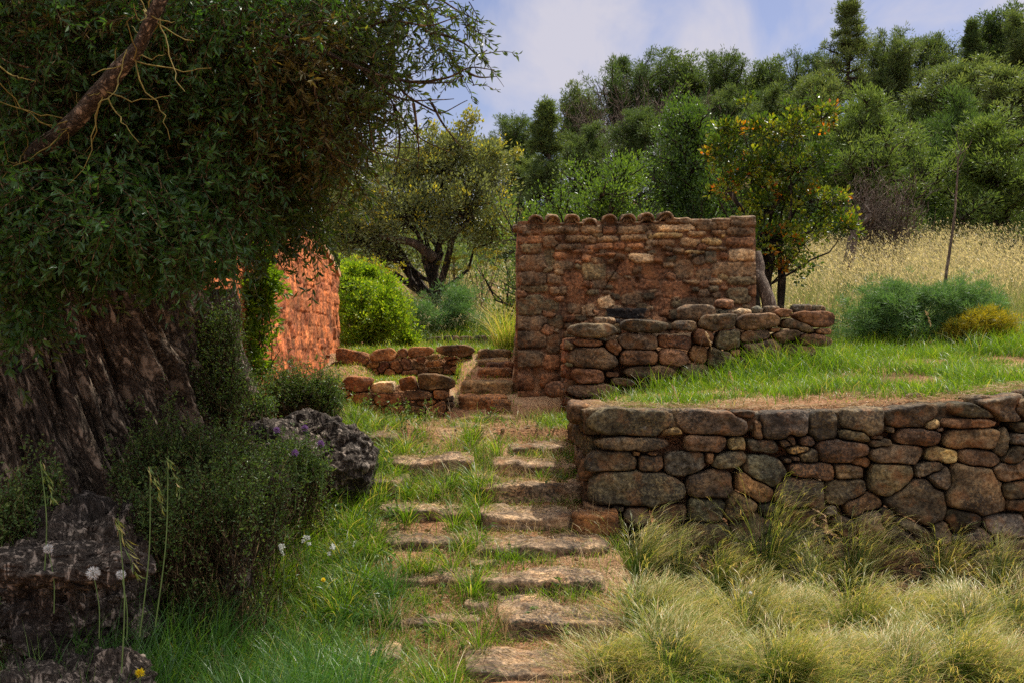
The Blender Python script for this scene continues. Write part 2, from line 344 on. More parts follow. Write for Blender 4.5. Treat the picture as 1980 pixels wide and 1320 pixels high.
def fitted_stones(parent, st, O, U, Vv, Nn, rng, depth=0.16, bulge=0.05, gap=0.006, mat=None, lim=1.25, names=None, bounds=None, nth=40, label=None):
    """O + u*U + v*V + n*N ; stones fitted against each other as Voronoi-like cells of ellipses, real solids"""
    A = np.array([s[:5] for s in st], float); th = np.linspace(0, 2*math.pi, nth, endpoint=False)
    rr = np.linspace(0.02, 1, 46); objs = []
    for i, s in enumerate(st):
        c, sn = math.cos(s[4]), math.sin(s[4]); a, b = s[2]/2*lim, s[3]/2*lim
        e = 15.0
        inv = (np.abs(np.cos(th)/a)**e+np.abs(np.sin(th)/b)**e)
        for _k in range(rng.integers(4, 8)):
            ph = rng.uniform(0, 2*math.pi); sup = rng.uniform(.78, 1.0)*(abs(a*math.cos(ph))**1.25+abs(b*math.sin(ph))**1.25)**.8*rng.uniform(.82, 1.05)
            inv = inv+(np.maximum(np.cos(th)*math.cos(ph)+np.sin(th)*math.sin(ph), 0)/sup)**e
        rad = inv**(-1/e)
        cuts = [(rng.normal(0, 1, 2), rng.uniform(.25, .75), rng.uniform(.45, 1.0)) for _k in range(4)]
        wob = 1+0.05*vnoise(np.stack([np.cos(th)*1.7+i*7.1, np.sin(th)*1.7, 0*th], -1), 3)+0.055*vnoise(np.stack([np.cos(th)*5+i*3.1, np.sin(th)*4, 0*th], -1), 4)
        dirs = np.stack([np.cos(th)*c-np.sin(th)*sn, np.cos(th)*sn+np.sin(th)*c], -1)
        Pp = s[0:2]+dirs[:, None, :]*(rad*wob)[:, None, None]*rr[None, :, None]
        near = np.where((np.abs(A[:, 0]-s[0]) < A[:, 2]/2+s[2]) & (np.abs(A[:, 1]-s[1]) < A[:, 3]/2+A[:, 2]/2+s[3]+s[2]/2))[0]
        near = near[near != i]
        ok = np.ones((nth, len(rr)), bool)
        flat = Pp.reshape(-1, 2); own = metric(flat, A[i:i+1])[:, 0]
        if len(near): ok &= (metric(flat, A[near]).min(1) > own).reshape(nth, -1)
        if bounds is not None: ok &= bounds(flat).reshape(nth, -1)
        kk = np.array([np.argmin(o) if not o.all() else len(rr)-1 for o in ok])
        rb = np.maximum(rad*wob*rr[kk]-gap, 0.008)
        rb = np.minimum(rb, np.minimum(np.roll(rb, 1), np.roll(rb, -1))*1.25+0.002)
        rb = (rb*4+np.roll(rb, 1)+np.roll(rb, -1))/6
        # profile: from the front centre over the edge to the back
        sp = [(0, 1), (.22, 1.0), (.44, .99), (.64, .97), (.80, .94), (.91, .84), (.975, .58), (1.0, .1), (.99, -.7), (.92, -1.6), (.7, -2.4)]
        bl = bulge*rng.uniform(.65, 1.35)*min(1, (min(s[2], s[3])/.12)**.5); tilt = rng.normal(0, .10, 2)
        V = []
        for k, (q, d) in enumerate(sp):
            n_ = bl*d if d > 0 else -depth*(-d)/2.4
            uv = s[0:2]+dirs*(rb*q)[:, None]
            rel2 = (uv-np.array(s[0:2])); dd = rel2@tilt*(1 if d > 0 else .3)
            if d > -.2:
                nn = np.full(nth, n_)
                for (cd, c0_, sl_) in cuts:
                    cd = cd/np.linalg.norm(cd); ex = abs(cd[0])*a+abs(cd[1])*b
                    nn = np.minimum(nn, bl*(1-np.maximum((rel2@cd)/ex-c0_, -9)*sl_*1.6))
                dd = dd+(nn-n_)*.85
            V.append(np.concatenate([uv, (n_+dd)[:, None] if np.ndim(dd) else np.full((nth, 1), n_)], 1))
            if k == 0: V[-1] = V[-1][:1]
        V = np.concatenate(V); W3 = np.asarray(O)+V[:, :1]*U+V[:, 1:2]*Vv+V[:, 2:]*Nn
        nz = fbm(W3*9+i, 3, 11)*.030+fbm(W3*32, 3, 12)*.012+np.abs(fbm(W3*np.array([6, 6, 15.])+i*2, 2, 14))*-.022
        nz = nz*min(1, min(s[2], s[3])/.12)
        mk = (V[:, 2] > -.3*depth)
        W3 = W3+np.asarray(Nn)[None]*(nz*mk)[:, None]+ np.stack([vnoise(W3*14, 31), 0*nz, vnoise(W3*14, 32)], -1)*.004
        m = len(sp); f = [np.array([[0, 1+j, 1+(j+1) % nth] for j in range(nth)])]
        q = []
        for k in range(m-2):
            j = np.arange(nth); a0 = 1+k*nth+j; b0 = 1+k*nth+(j+1) % nth
            q.append(np.stack([a0, a0+nth, b0+nth, b0], -1))
        f.append(np.concatenate(q))
        tint = np.array(TINT[s[5]])*rng.uniform(.8, 1.2)*(1+rng.normal(0, .04, 3))
        o = mesh_np((names[i] if names else 'stone'), W3, f, mat or M_STONE, parent, cols=np.broadcast_to(tint, W3.shape))
        if len(s) > 6 and s[6]: o['label'] = s[6]
        objs.append(o)
    return objs
_cube = {}
def cube_sphere(n):
    if n in _cube: return _cube[n]
    g = np.linspace(-1, 1, n); V = []; Fq = []; key = {}
    def vid(p):
        k = tuple(np.round(p, 5))
        if k not in key: key[k] = len(V); V.append(p)
        return key[k]
    for ax in range(3):
        for sg in (-1, 1):
            ids = [[0]*n for _ in range(n)]
            for i in range(n):
                for j in range(n):
                    p = np.zeros(3); p[ax] = sg; p[(ax+1) % 3] = g[i]; p[(ax+2) % 3] = g[j]; ids[i][j] = vid(p)
            for i in range(n-1):
                for j in range(n-1):
                    q = [ids[i][j], ids[i+1][j], ids[i+1][j+1], ids[i][j+1]]; Fq.append(q if sg > 0 else q[::-1])
    _cube[n] = (np.array(V), np.array(Fq)); return _cube[n]
def rock_geo(c, s, seed, e=5.0, n=13, rz=0, amp=0.07, tilt=(0, 0)):
    V, Fq = cube_sphere(n); q = V/((np.abs(V)**e).sum(1)**(1/e))[:, None]
    sz = np.array(s)/2; P = q*sz; nv = nrm(q*np.array([1/sz[0], 1/sz[1], 1/sz[2]])*1.0)
    msz = float(np.min(sz))*2; mx = float(np.max(sz))*2
    d = fbm(P*(2.2/mx**.5/.5)+seed*3.7, 3, seed)*amp*mx*.6+fbm(P*14+seed, 3, seed+3)*.012+fbm(P*40+seed, 2, seed+5)*.004
    d = d-np.abs(fbm(P*np.array([5, 5, 16.])+seed, 2, seed+8))*.02*min(1, msz/.1)
    P = P+nv*np.clip(d, -msz*.3, msz*.3)[:, None]
    P[:, 0] *= 1+.12*vnoise(P*np.array([0, 0, 1/msz])+seed, 7); P[:, 2] += P[:, 0]*tilt[0]+P[:, 1]*tilt[1]
    cz, sn = math.cos(rz), math.sin(rz); P = np.stack([P[:, 0]*cz-P[:, 1]*sn, P[:, 0]*sn+P[:, 1]*cz, P[:, 2]], -1)
    return P+np.array(c), Fq
def rock(name, c, s, seed, tint='b', parent=None, mat=None, top=None, **kw):
    P, Fq = rock_geo(c, s, seed, **kw); rg = np.random.default_rng(seed)
    col = np.array(TINT[tint] if isinstance(tint, str) else tint)*rg.uniform(.85, 1.15)
    cols = np.broadcast_to(col, P.shape)
    return mesh_np(name, P, [Fq], mat or M_STONE, parent, cols=cols, loc=None if parent is not None else (c[0], c[1], c[2]-s[2]/2))
def box_geo(x0, x1, y0, y1, z0, z1):
    V = np.array([[x, y, z] for x in (x0, x1) for y in (y0, y1) for z in (z0, z1)], float)
    return V, [np.array([[0, 1, 3, 2], [4, 6, 7, 5], [0, 4, 5, 1], [2, 3, 7, 6], [0, 2, 6, 4], [1, 5, 7, 3]])]

TINT_full = dict(TINT); TINT.update(o=(0.22, 0.122, 0.058), r=(0.15, 0.095, 0.055), b=(0.145, 0.108, 0.064), k=(0.19, 0.14, 0.078), g=(.15, .128, .09))
# ------------------------------------------------------------------ retaining wall (right foreground)
rng = np.random.default_rng(7)
DW = 6.4
def cv(lst, X0, Y0, sc, d, x0, zc=660):
    """photo crop measurements -> wall-plane metres (u from x0, v = height z)"""
    o = []
    for s in lst:
        cx = s[0]/sc+X0; cy = s[1]/sc+Y0
        o.append(((cx-990)/F*d-x0, (zc-cy)/F*d, s[2]/sc/F*d, s[3]/sc/F*d, -R(s[4]), s[5])+tuple(s[6:]))
    return o
A6 = [(545,275,640,230,0,'b'),(1170,290,600,195,5,'b'),(1385,215,200,110,0,'d'),(1690,290,350,240,0,'g'),
 (835,360,180,70,0,'o'),(560,450,690,105,2,'b'),(1090,450,360,125,0,'r'),(1330,445,145,105,0,'p'),(1525,465,240,90,5,'g'),(1705,450,110,60,0,'r'),
 (385,590,390,145,-3,'b'),(695,600,190,125,0,'b'),(940,605,300,190,-5,'g'),(1270,575,260,120,-14,'k'),(1545,650,320,220,10,'g'),
 (580,790,720,265,2,'b'),(1125,750,340,235,-10,'r'),(1440,775,310,165,30,'o'),(590,990,210,150,0,'b'),(850,965,255,165,10,'r'),
 (1100,945,315,195,5,'s'),(1350,940,230,250,20,'o'),(1570,960,180,140,0,'d'),(1780,990,300,150,-5,'r'),(720,1160,250,240,0,'b'),(1100,1120,460,180,0,'d'),
 (330,1175,370,235,0,'k'),(230,975,330,130,5,'o'),(1130,560,60,90,0,'o'),(1490,350,60,150,0,'o')]
A7 = [(345,320,220,220,0,'d'),(640,290,345,215,0,'b'),(1000,240,385,170,0,'d'),(1165,305,120,85,-20,'p'),
 (1500,215,490,150,3,'d'),(1820,180,240,170,5,'b'),(1450,290,500,115,0,'o'),(575,385,215,115,8,'k'),(1060,400,350,125,0,'r'),(1460,405,450,175,-5,'k'),
 (230,430,120,85,0,'r'),(490,500,360,170,0,'r'),(770,450,180,65,0,'b'),(900,530,440,145,3,'b'),(1230,535,255,115,5,'p'),(1520,560,330,135,10,'r'),
 (1700,440,105,240,15,'k'),(1785,515,120,260,30,'k'),(1835,345,180,125,0,'d'),(165,495,170,60,-5,'p'),(240,540,140,100,0,'k'),(630,580,150,85,15,'o'),
 (260,655,350,120,5,'o'),(545,665,235,110,0,'b'),(850,725,360,255,0,'k'),(1140,640,215,110,-15,'k'),(1225,715,180,190,-10,'b'),(1045,880,440,330,5,'d'),
 (1490,790,490,370,5,'r'),(1755,660,330,165,-10,'b'),(1780,800,210,130,-10,'d'),(1810,910,190,95,10,'r'),(170,820,365,255,5,'b'),(510,810,335,180,-5,'b'),
 (640,910,285,165,-20,'o'),(690,1050,230,230,0,'b'),(825,1000,130,150,0,'d'),(1010,1085,330,130,35,'s'),(500,1075,160,160,0,'d'),(930,1150,280,200,20,'d'),
 (1370,1030,260,190,10,'d'),(1710,1070,330,205,0,'g'),(1500,1160,240,160,10,'b'),(1230,1110,150,190,0,'b'),(1780,1240,300,200,0,'b'),(1530,1300,200,140,0,'s'),(100,430,70,110,0,'r')]
X0W = 0.47
stn = cv(A6, 1080, 740, 3.882, DW, X0W)+cv(A7, 1500, 740, 3.883, DW, X0W)
stn = [s for s in stn if s[0] < 3.6]
# wall goes on out of frame to the right and down to the ground
def in_b(p): return p[0] > 0 and not (p[1] > -.95 and p[0] < 2.9)
st2 = [s[:6] for s in stn]
for xx, zz, w, h, tt in [(3.12,-.42,.42,.2,'b'),(3.5,-.40,.4,.22,'d'),(3.9,-.4,.45,.24,'b'),(4.3,-.38,.4,.24,'g'),(3.3,-.62,.34,.17,'g'),(3.7,-.66,.5,.2,'b'),(4.2,-.64,.44,.2,'r')]:
    st2.append((xx-X0W, zz, w, h, 0, tt))
st2 = fill_sites(st2, 0.03, 4.1, -1.62, -.55, rng, .16, .30, 900, 1.02)
st2 = fill_sites(st2, 4.3, 6.6, -1.62, -.42, rng, .2, .34, 700, 1.0)
st2 = fill_sites(st2, 0.03, 4.1, -1.62, -.48, rng, .04, .08, 4000, .98)
rw = thing('retaining_wall', 'long dry-stone retaining wall of rough brown boulders holding up the grassy terrace', 'stone wall', (2.4, 6.55, -1.6))
topline = lambda u: np.interp(u+X0W, [.4, 1.6, 2.2, 3.0, 3.3, 5], [-.415, -.44, -.425, -.37, -.31, -.28])
bnd = lambda p: (p[:, 0] > -.01) & (p[:, 1] < topline(p[:, 0])) & (p[:, 1] > -1.68)
names = ['cap_stone' if s[1]+s[3]/2 > topline(np.array(s[0]))-.06 and s[2] > .14 else 'stone' for s in st2]
# outermost/caps deeper
fitted_stones(rw, st2, (X0W, DW, 0), np.array([1., 0, 0]), np.array([0, 0, 1.]), np.array([0, -1., 0]), rng, depth=.2, bulge=.075, names=names, bounds=bnd, nth=44)
# side return towards the hut, facing -x
rs = []
for j, (z0, h) in enumerate([(-.50, .19), (-.69, .15), (-.84, .16), (-1.0, .17), (-1.17, .2), (-1.38, .22)]):
    u = 0.05+rng.uniform(0, .1)
    while u < 1.25-0.18*j+.3:
        w = rng.uniform(.2, .42); rs.append((u+w/2, z0-0.0, w, h, rng.normal(0, .06), 'obkbor'[rng.integers(6)])); u += w*.97
fitted_stones(rw, rs, (X0W+.035, DW+.03, 0), np.array([0, 1., 0]), np.array([0, 0, 1.]), np.array([-1., 0, 0]), rng, depth=.2, bulge=.055, nth=32,
    bounds=lambda p: (p[:, 1] < -.43-.05*p[:, 0]) & (p[:, 0] > -.0))
# earth and rubble core with the flat tops of the cap stones on it
b = Buf(); V, f = box_geo(X0W+.12, 7.1, DW+.15, DW+.45, -1.75, -.50); b.add(V, f); 
V, f = box_geo(X0W+.15, X0W+.35, DW+.45, DW+1.5, -1.75, -.56); b.add(V, f); b.build('core', M_EARTH, rw)
caps = [(.62,.30,'b'),(1.04,.55,'b'),(1.62,.52,'g'),(2.02,.28,'d'),(2.37,.4,'b'),(2.78,.42,'d'),(3.15,.38,'b'),(3.5,.35,'b'),(3.85,.4,'g'),(4.3,.45,'b'),(4.75,.42,'k'),(5.2,.45,'b'),(5.65,.42,'r'),(6.1,.45,'b'),(6.55,.44,'d'),(6.95,.36,'b')]
for i, (cx, w, tt) in enumerate(caps):
    tz = float(topline(cx-X0W)); rock('cap_stone', (cx, DW+.15, tz-.075), (w*1.02, .28, .14), 40+i, tt, rw, e=6, n=17, amp=.05)
rock('cap_stone', (X0W+.03, DW+.42, -.475), (.24, .5, .15), 61, 'o', rw, e=5, amp=.05)
rock('cap_stone', (X0W+.12, DW+.95, -.52), (.24, .5, .14), 62, 'b', rw, e=5, amp=.05)

TINT.update(TINT_full)
# ------------------------------------------------------------------ lower stone stairs
stair = thing('stone_stairs', 'lower flight of rough slab steps climbing beside the retaining wall', 'stairs', (0.1, 6.0, -1.5))
def slab(par, px0, px1, k_y, ztop, depth, h, seed, tint='k', rz=0.0, name='step', tilt=(0, 0)):
    x0, x1 = (px0-990)/F*k_y, (px1-990)/F*k_y
    return rock(name, ((x0+x1)/2, k_y+depth/2, ztop-h/2), (x1-x0, depth, h), seed, tint, par, e=8, n=25, amp=.075, rz=rz, tilt=tilt)
TINT['t'] = (0.30, 0.205, 0.125)
STEPS = [(948, 1218, 4.98, -1.385, .46, .17, 71, .03), (918, 1178, 5.40, -1.287, .44, .15, 72, -.02), (925, 1170, 5.84, -1.187, .46, .15, 73, .03), (915, 1130, 6.24, -1.08, .48, .14, 74, .05), (1105, 1205, 6.12, -1.06, .3, .14, 75, -.1),
      (920, 1138, 6.66, -.965, .44, .15, 76, -.03), (950, 1118, 7.12, -.865, .42, .15, 77, .03), (976, 1105, 7.55, -.785, .42, .12, 78, .04),
      (745, 915, 7.05, -.835, .62, .22, 79, .06), (725, 910, 6.35, -1.065, .55, .16, 80, -.05), (735, 935, 5.95, -1.18, .45, .14, 81, .04), (715, 915, 5.5, -1.30, .42, .13, 82, -.06), (730, 925, 5.05, -1.415, .38, .12, 87, .1),
      (900, 1115, 4.45, -1.48, .45, .12, 83, .05), (870, 935, 8.15, -.685, .35, .09, 84, .2), (655, 760, 7.6, -.71, .4, .12, 85, .1), (760, 850, 4.2, -1.51, .3, .08, 86, .3), (690, 775, 6.7, -.93, .4, .12, 88, -.2), (905, 962, 6.9, -.93, .4, .12, 89, .2), (900, 955, 5.7, -1.26, .35, .12, 90, .15), (900, 950, 5.2, -1.375, .35, .12, 98, -.1), (690, 770, 4.65, -1.47, .4, .1, 99, .1)]
for q_ in STEPS:
    slab(stair, q_[0], q_[1], q_[2], q_[3], q_[4], q_[5], q_[6], 'o' if q_[6] == 75 else 't', q_[7], tilt=(.05*math.sin(q_[6]*2.1), .04*math.cos(q_[6]*1.7)))

# ------------------------------------------------------------------ upper stairs and terrace walls left of the hut
us = thing('upper_stone_stairs', 'short upper flight of worn steps between the low terrace walls and the hut', 'stairs', (-.25, 10, -.7))
for (a, b_, y, z, d, s_) in [(885, 1000, 8.75, -.655, .35, 91), (880, 985, 9.25, -.50, .45, 92), (895, 990, 9.75, -.385, .4, 93), (925, 990, 10.4, -.27, .45, 94), (922, 990, 10.85, -.19, .45, 95), (930, 995, 11.3, -.12, .4, 96)]:
    slab(us, a, b_, y, z, d, .17, s_, 'k' if s_ % 2 else 'o')
slab(us, 940, 985, 9.1, -.53, .3, .15, 97, 'o', .3)
def low_wall(name, label, lst, X0, Y0, sc, d, x0, u1, v0, v1, seed, tint_fill=None, core=True, cap_h=.10, dep=.22):
    rg = np.random.default_rng(seed); s = cv(lst, X0, Y0, sc, d, x0)
    s = fill_sites([q[:6] for q in s], .03, u1-.03, v0, v1-.02, rg, .10, .18, 500, 1.02); s = fill_sites(s, .03, u1-.03, v0, v1-.03, rg, .035, .07, 800, 1.02)
    w = thing(name, label, 'stone wall', (x0+u1/2, d+.15, v0))
    fitted_stones(w, s, (x0, d, 0), np.array([1., 0, 0]), np.array([0, 0, 1.]), np.array([0, -1., 0]), rg, depth=dep, bulge=.05, nth=32,
        bounds=lambda p: (p[:, 0] > -.02) & (p[:, 0] < u1+.02) & (p[:, 1] > v0-.05))
    b = Buf(); V, f = box_geo(x0+.05, x0+u1-.05, d+.05, d+.3, v0-.1, v1-.09); b.add(V, f); b.build('core', M_EARTH, w)
    return w
C4 = 3.07   # crop 4 scale, origin (450,400)
low_wall('terrace_wall', 'low orange dry-stone terrace wall in front, cut off short of the steps, with grass growing on it', [(735,1055,180,90,5,'o'),(900,1070,160,70,0,'w'),(1045,1050,105,85,0,'o'),(1205,1040,215,90,2,'b'),
  (740,1135,170,75,-8,'o'),(925,1140,160,80,0,'o'),(1100,1115,190,60,5,'b'),(1235,1110,90,60,0,'o'),(1155,1160,140,45,0,'o'),(800,1205,170,70,0,'b'),(950,1205,140,70,0,'o'),(1210,1205,120,110,0,'o'),(1080,1205,120,60,0,'b'),(670,1105,90,60,0,'o'),(680,1180,110,70,0,'b')],
  450, 400, C4, 9.2, -1.62, 1.08, -.74, -.34, 5)
low_wall('terrace_wall', 'low orange dry-stone terrace wall farther back, running from the ochre house to the upper steps', [(560,880,120,80,5,'o'),(705,895,210,95,6,'o'),(895,880,170,75,-5,'o'),(1010,865,80,50,0,'r'),(1110,862,190,55,-2,'o'),
  (1328,855,262,65,0,'b'),(835,940,90,45,-10,'o'),(895,950,60,90,35,'r'),(975,945,60,90,-35,'o'),(745,970,110,50,0,'o'),(830,975,80,40,0,'o'),(1035,940,60,90,-30,'r'),(1120,905,60,45,0,'o'),(1190,892,70,40,-15,'k'),
  (1290,895,90,25,0,'o'),(1195,930,120,42,0,'o'),(1358,922,200,45,0,'o'),(1365,960,175,50,0,'o'),(1210,965,90,40,0,'b'),(930,980,80,55,20,'o'),(1050,985,90,50,0,'r'),(620,950,90,70,0,'r'),(1275,980,60,40,0,'o')],
  450, 400, C4, 11.2, -2.02, 1.66, -.5, -.10, 6)
low_wall('terrace_wall', 'dark dry-stone kerb wall of grey stones behind the lime green bush', [(1200,790,90,40,0,'d'),(1300,785,100,35,0,'d'),(1390,790,90,40,0,'g'),(1480,785,100,40,0,'d'),(1230,815,80,30,0,'d'),(1420,820,110,30,0,'b'),(1540,790,80,50,0,'d')],
  450, 400, C4, 14.0, -1.25, 1.35, -.12, .07, 8)
low_wall('terrace_wall', 'distant grey rubble wall in the shade under the trees', [(1410,600,60,35,0,'d'),(1480,595,70,30,0,'g'),(1550,600,60,35,0,'d')],
  450, 400, C4, 17.0, -1.3, 1.6, .35, .72, 9)
# far corner between hut and back wall: pier stones at the head of the steps
rock('stone', (-.20, 11.25, -.17), (.42, .3, .17), 131, 'b', us, e=6); rock('stone', (-.13, 10.7, -.30), (.3, .3, .17), 132, 'r', us, e=6)

# ------------------------------------------------------------------ relief walls (mortared / rendered)
TB = 1.15
def relief_wall(name, parent, O, U, Vv, Nn, w, hfun, st, res, rng, mat, mortar, relief=.022, thick=.3, lim=1.12, v0=0.0, batter=None, mort_zone=None, noise=.012, extra=None):
    nu = int(w/res)+1; us_ = np.linspace(0, w, nu); hmax = float(np.max(hfun(us_))); nv = int((hmax-v0)/res)+1
    Ug, Tg = np.meshgrid(us_, np.linspace(0, 1, nv)); Vg = v0+Tg*(hfun(Ug)-v0)
    P2 = np.stack([Ug, Vg], -1).reshape(-1, 2); A = np.array([s[:5] for s in st], float)
    P2w = P2+.012*np.stack([fbm(np.concatenate([P2*9, P2[:, :1]*0], 1), 3, 51), fbm(np.concatenate([P2*9, P2[:, :1]*0+5], 1), 3, 52)], -1)
    m1 = np.full(len(P2), 9.); m2 = np.full(len(P2), 9.); ix = np.zeros(len(P2), int)
    for i in range(len(A)):
        mm = metric(P2w, A[i:i+1])[:, 0]; u = mm < m1; m2 = np.where(u, m1, np.minimum(m2, mm)); ix = np.where(u, i, ix); m1 = np.where(u, mm, m1)
    edge = sst(0.0, .16, m2-m1)*(1-sst(lim-.14, lim, m1))
    rel = np.array([(s[6] if len(s) > 6 and isinstance(s[6], float) else 1.0) for s in st])[ix]
    tint = np.array([np.array(TINT[s[5]])*TB*rng.uniform(.78, 1.25) for s in st])[ix]
    P3 = np.asarray(O)+P2[:, :1]*U+P2[:, 1:]*Vv
    off = rng.uniform(-.3, .5, len(st))[ix]
    d = edge*relief*rel*(1+off*.6)*(1-.25*np.clip(m1, 0, 1)**2)+noise*fbm(P3*7, 4, 61)+.004*fbm(P3*35, 3, 62)-edge*rel*.010*np.abs(fbm(P3*np.array([5, 5, 18.]), 3, 66))
    if batter is not None: d = d+batter(P2)
    if extra is not None: d = d+extra(P2, P3)
    W3 = P3+np.asarray(Nn)[None]*d[:, None]
    mc = np.array(mortar)*(1+.3*fbm(P3*3, 3, 63))[:, None]; fade = sst(-.05, .45, fbm(P3*1.3+4, 4, 67)+.25*(P3[:, 2:3][:, 0]-.2))[:, None]; mc = mc*(1-.4*fade)+np.array([.36, .20, .105])*max(mortar)*1.3*.4*fade
    cols = mc*(1-edge[:, None])+tint*edge[:, None]
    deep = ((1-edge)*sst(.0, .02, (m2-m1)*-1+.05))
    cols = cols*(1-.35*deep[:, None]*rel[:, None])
    I = np.arange(nu*nv).reshape(nv, nu); F1 = np.stack([I[:-1, :-1], I[:-1, 1:], I[1:, 1:], I[1:, :-1]], -1).reshape(-1, 4)
    per = np.concatenate([I[0, :], I[1:, -1], I[-1, -2::-1], I[-2:0:-1, 0]]); bk = len(W3)+np.arange(len(per))
    bv = W3[per]-np.asarray(Nn)*thick; nx_ = np.roll(per, -1); bn = np.roll(bk, -1)
    F2 = np.stack([per, bk, bn, nx_], -1)
    W3 = np.concatenate([W3, bv]); cols = np.concatenate([cols, cols[per]])
    return mesh_np(name, W3, [F1, F2], mat, parent, cols=cols)

TINT.update(o=(.25, .128, .064), k=(.22, .148, .082), b=(.16, .108, .062))
# ------------------------------------------------------------------ stone hut
DH = 9.8; XH = 0.055
C5 = 2.829
hutst = [(185,240,115,48,0,'o'),(190,283,110,60,0,'g'),(205,365,150,85,0,'b'),(200,452,140,75,0,'b'),(205,505,150,40,0,'g'),(190,600,130,115,0,'g'),(190,690,170,80,0,'b'),(190,780,165,90,0,'b'),(170,885,165,90,0,'b'),(140,1010,125,80,0,'r'),(150,1100,180,80,0,'r'),
 (350,185,190,36,0,'k'),(520,182,110,46,0,'k'),(618,186,80,40,0,'o'),(735,185,185,42,-3,'k'),(985,175,195,36,-3,'w'),(1150,155,110,60,0,'b'),(1240,150,70,60,0,'b'),(1350,150,150,34,0,'b'),(1330,192,140,45,0,'b'),
 (335,232,45,32,0,'o'),(430,231,105,36,0,'k'),(515,236,60,42,0,'k'),(605,235,115,36,0,'k'),(750,228,160,30,0,'k'),(840,222,32,26,0,'p'),(935,215,155,26,0,'p'),(1095,205,100,26,0,'k'),(1212,200,80,26,0,'k'),(1240,218,22,16,0,'p'),
 (390,280,140,36,-3,'k'),(560,275,155,30,-4,'o'),(670,268,62,46,0,'r'),(760,272,90,26,0,'o'),(850,256,65,32,0,'k'),(925,255,90,36,0,'k'),(1060,253,112,46,4,'k'),(1175,250,112,40,0,'p'),(1330,250,140,50,0,'o'),
 (340,325,85,36,0,'o'),(470,302,115,24,0,'o'),(605,320,120,20,0,'o'),(992,297,62,26,0,'k'),(1080,303,112,20,0,'p'),(1195,290,120,20,0,'k'),(1340,322,140,62,0,'w'),
 (790,340,136,54,3,'w'),(360,380,105,46,0,'k',.6),(550,356,60,42,0,'b',.6),(1168,332,68,56,0,'s'),(530,412,130,92,0,'g',.5),(700,390,100,80,0,'r',.4),(940,376,60,30,0,'k'),(1020,400,105,95,0,'b',.5),(1300,400,245,82,0,'b',.8),
 (1340,462,155,50,0,'g'),(1192,467,80,30,0,'k'),(1185,508,50,36,0,'s'),(1395,515,50,62,0,'o'),(1320,545,130,82,0,'g'),(980,510,150,92,0,'r',.45),(440,540,125,105,0,'r',.4),(598,580,85,62,-20,'w',.7),(690,500,110,80,0,'r',.4),(1240,440,60,40,0,'g',.5),
 (860,420,120,70,0,'r',.35),(820,480,140,50,0,'r',.35),(560,480,80,50,0,'b',.35),(420,450,110,70,0,'r',.3),(740,560,120,70,0,'b',.4),(900,590,110,60,0,'r',.4),(1060,590,110,60,0,'b',.5),(1150,580,100,50,0,'b',.5),(300,600,80,70,0,'g',.5),(320,690,90,70,0,'g',.6),(310,800,80,100,0,'b',.7),(300,900,90,80,0,'r',.7),(290,1000,100,70,0,'r'),(290,330,60,100,0,'g',.15),(1060,470,90,24,0,'k'),(1130,430,80,60,0,'b',.4)]
hs = [ (q[0], q[1]) + tuple(q[2:]) for q in cv(hutst, 960, 380, C5, DH, XH)]
rng = np.random.default_rng(11)
XW = 2.34
hut = thing('stone_hut', 'small square stone hut of mortared orange-brown rubble with a clay-tiled top edge', 'hut', (1.2, 10.5, -.72))
low = fill_sites([q[:6] for q in hs], .9, XW, -.7, .2, rng, .14, .3, 300, 1.02)[len(hs):]
hs2 = hs+fill_sites(list([tuple(q[:6]) for q in hs]), .03, XW-.03, .0, 1.1, rng, .05, .12, 900, 1.06)[len(hs):]+low
def hut_top(u): return 1.175+.012*np.sin(u*9)+.03*sst(1.9, 2.3, u)+0*u
def hut_bat(p):   # base leans forward
    return np.clip(.35-p[:, 1], 0, 2)*.10
def hut_hole(P2, P3):
    c = (P2[:, 0]-((960+770/C5)-990)/F*DH+XH)**2/.022**2+(P2[:, 1]-(660-(380+460/C5))/F*DH)**2/.03**2
    cr = np.abs(P2[:, 0]-((960+495/C5-990)/F*DH-XH)-.03*np.sin(P2[:, 1]*14)-.02*fbm(P3*9, 2, 71)); ck = (1-sst(.004, .010, cr))*sst(.1, .2, P2[:, 1])*(1-sst(.55, .65, P2[:, 1]))
    cr2 = np.abs(P2[:, 0]-((960+600/C5-990)/F*DH-XH)-(P2[:, 1]-.55)*.6-.02*fbm(P3*9, 2, 72)); ck2 = (1-sst(.003, .008, cr2))*sst(.4, .5, P2[:, 1])*(1-sst(.75, .85, P2[:, 1]))
    return -.07*np.exp(-c**2)-.03*np.maximum(ck, ck2)
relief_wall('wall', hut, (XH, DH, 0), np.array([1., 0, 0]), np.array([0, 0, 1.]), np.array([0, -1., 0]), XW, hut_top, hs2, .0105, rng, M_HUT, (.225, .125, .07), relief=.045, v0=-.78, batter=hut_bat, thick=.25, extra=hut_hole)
def rand_wall_sites(w, v0, v1, rg, types, rh=(.09, .2), rw=(.16, .42)):
    s = []; v = v0
    while v < v1:
        h = rg.uniform(*rh); u = -rg.uniform(0, .2)
        while u < w:
            l = rg.uniform(*rw); s.append((u+l/2, v+h/2, l, h, rg.normal(0, .05), types[rg.integers(len(types))])); u += l
        v += h
    return s
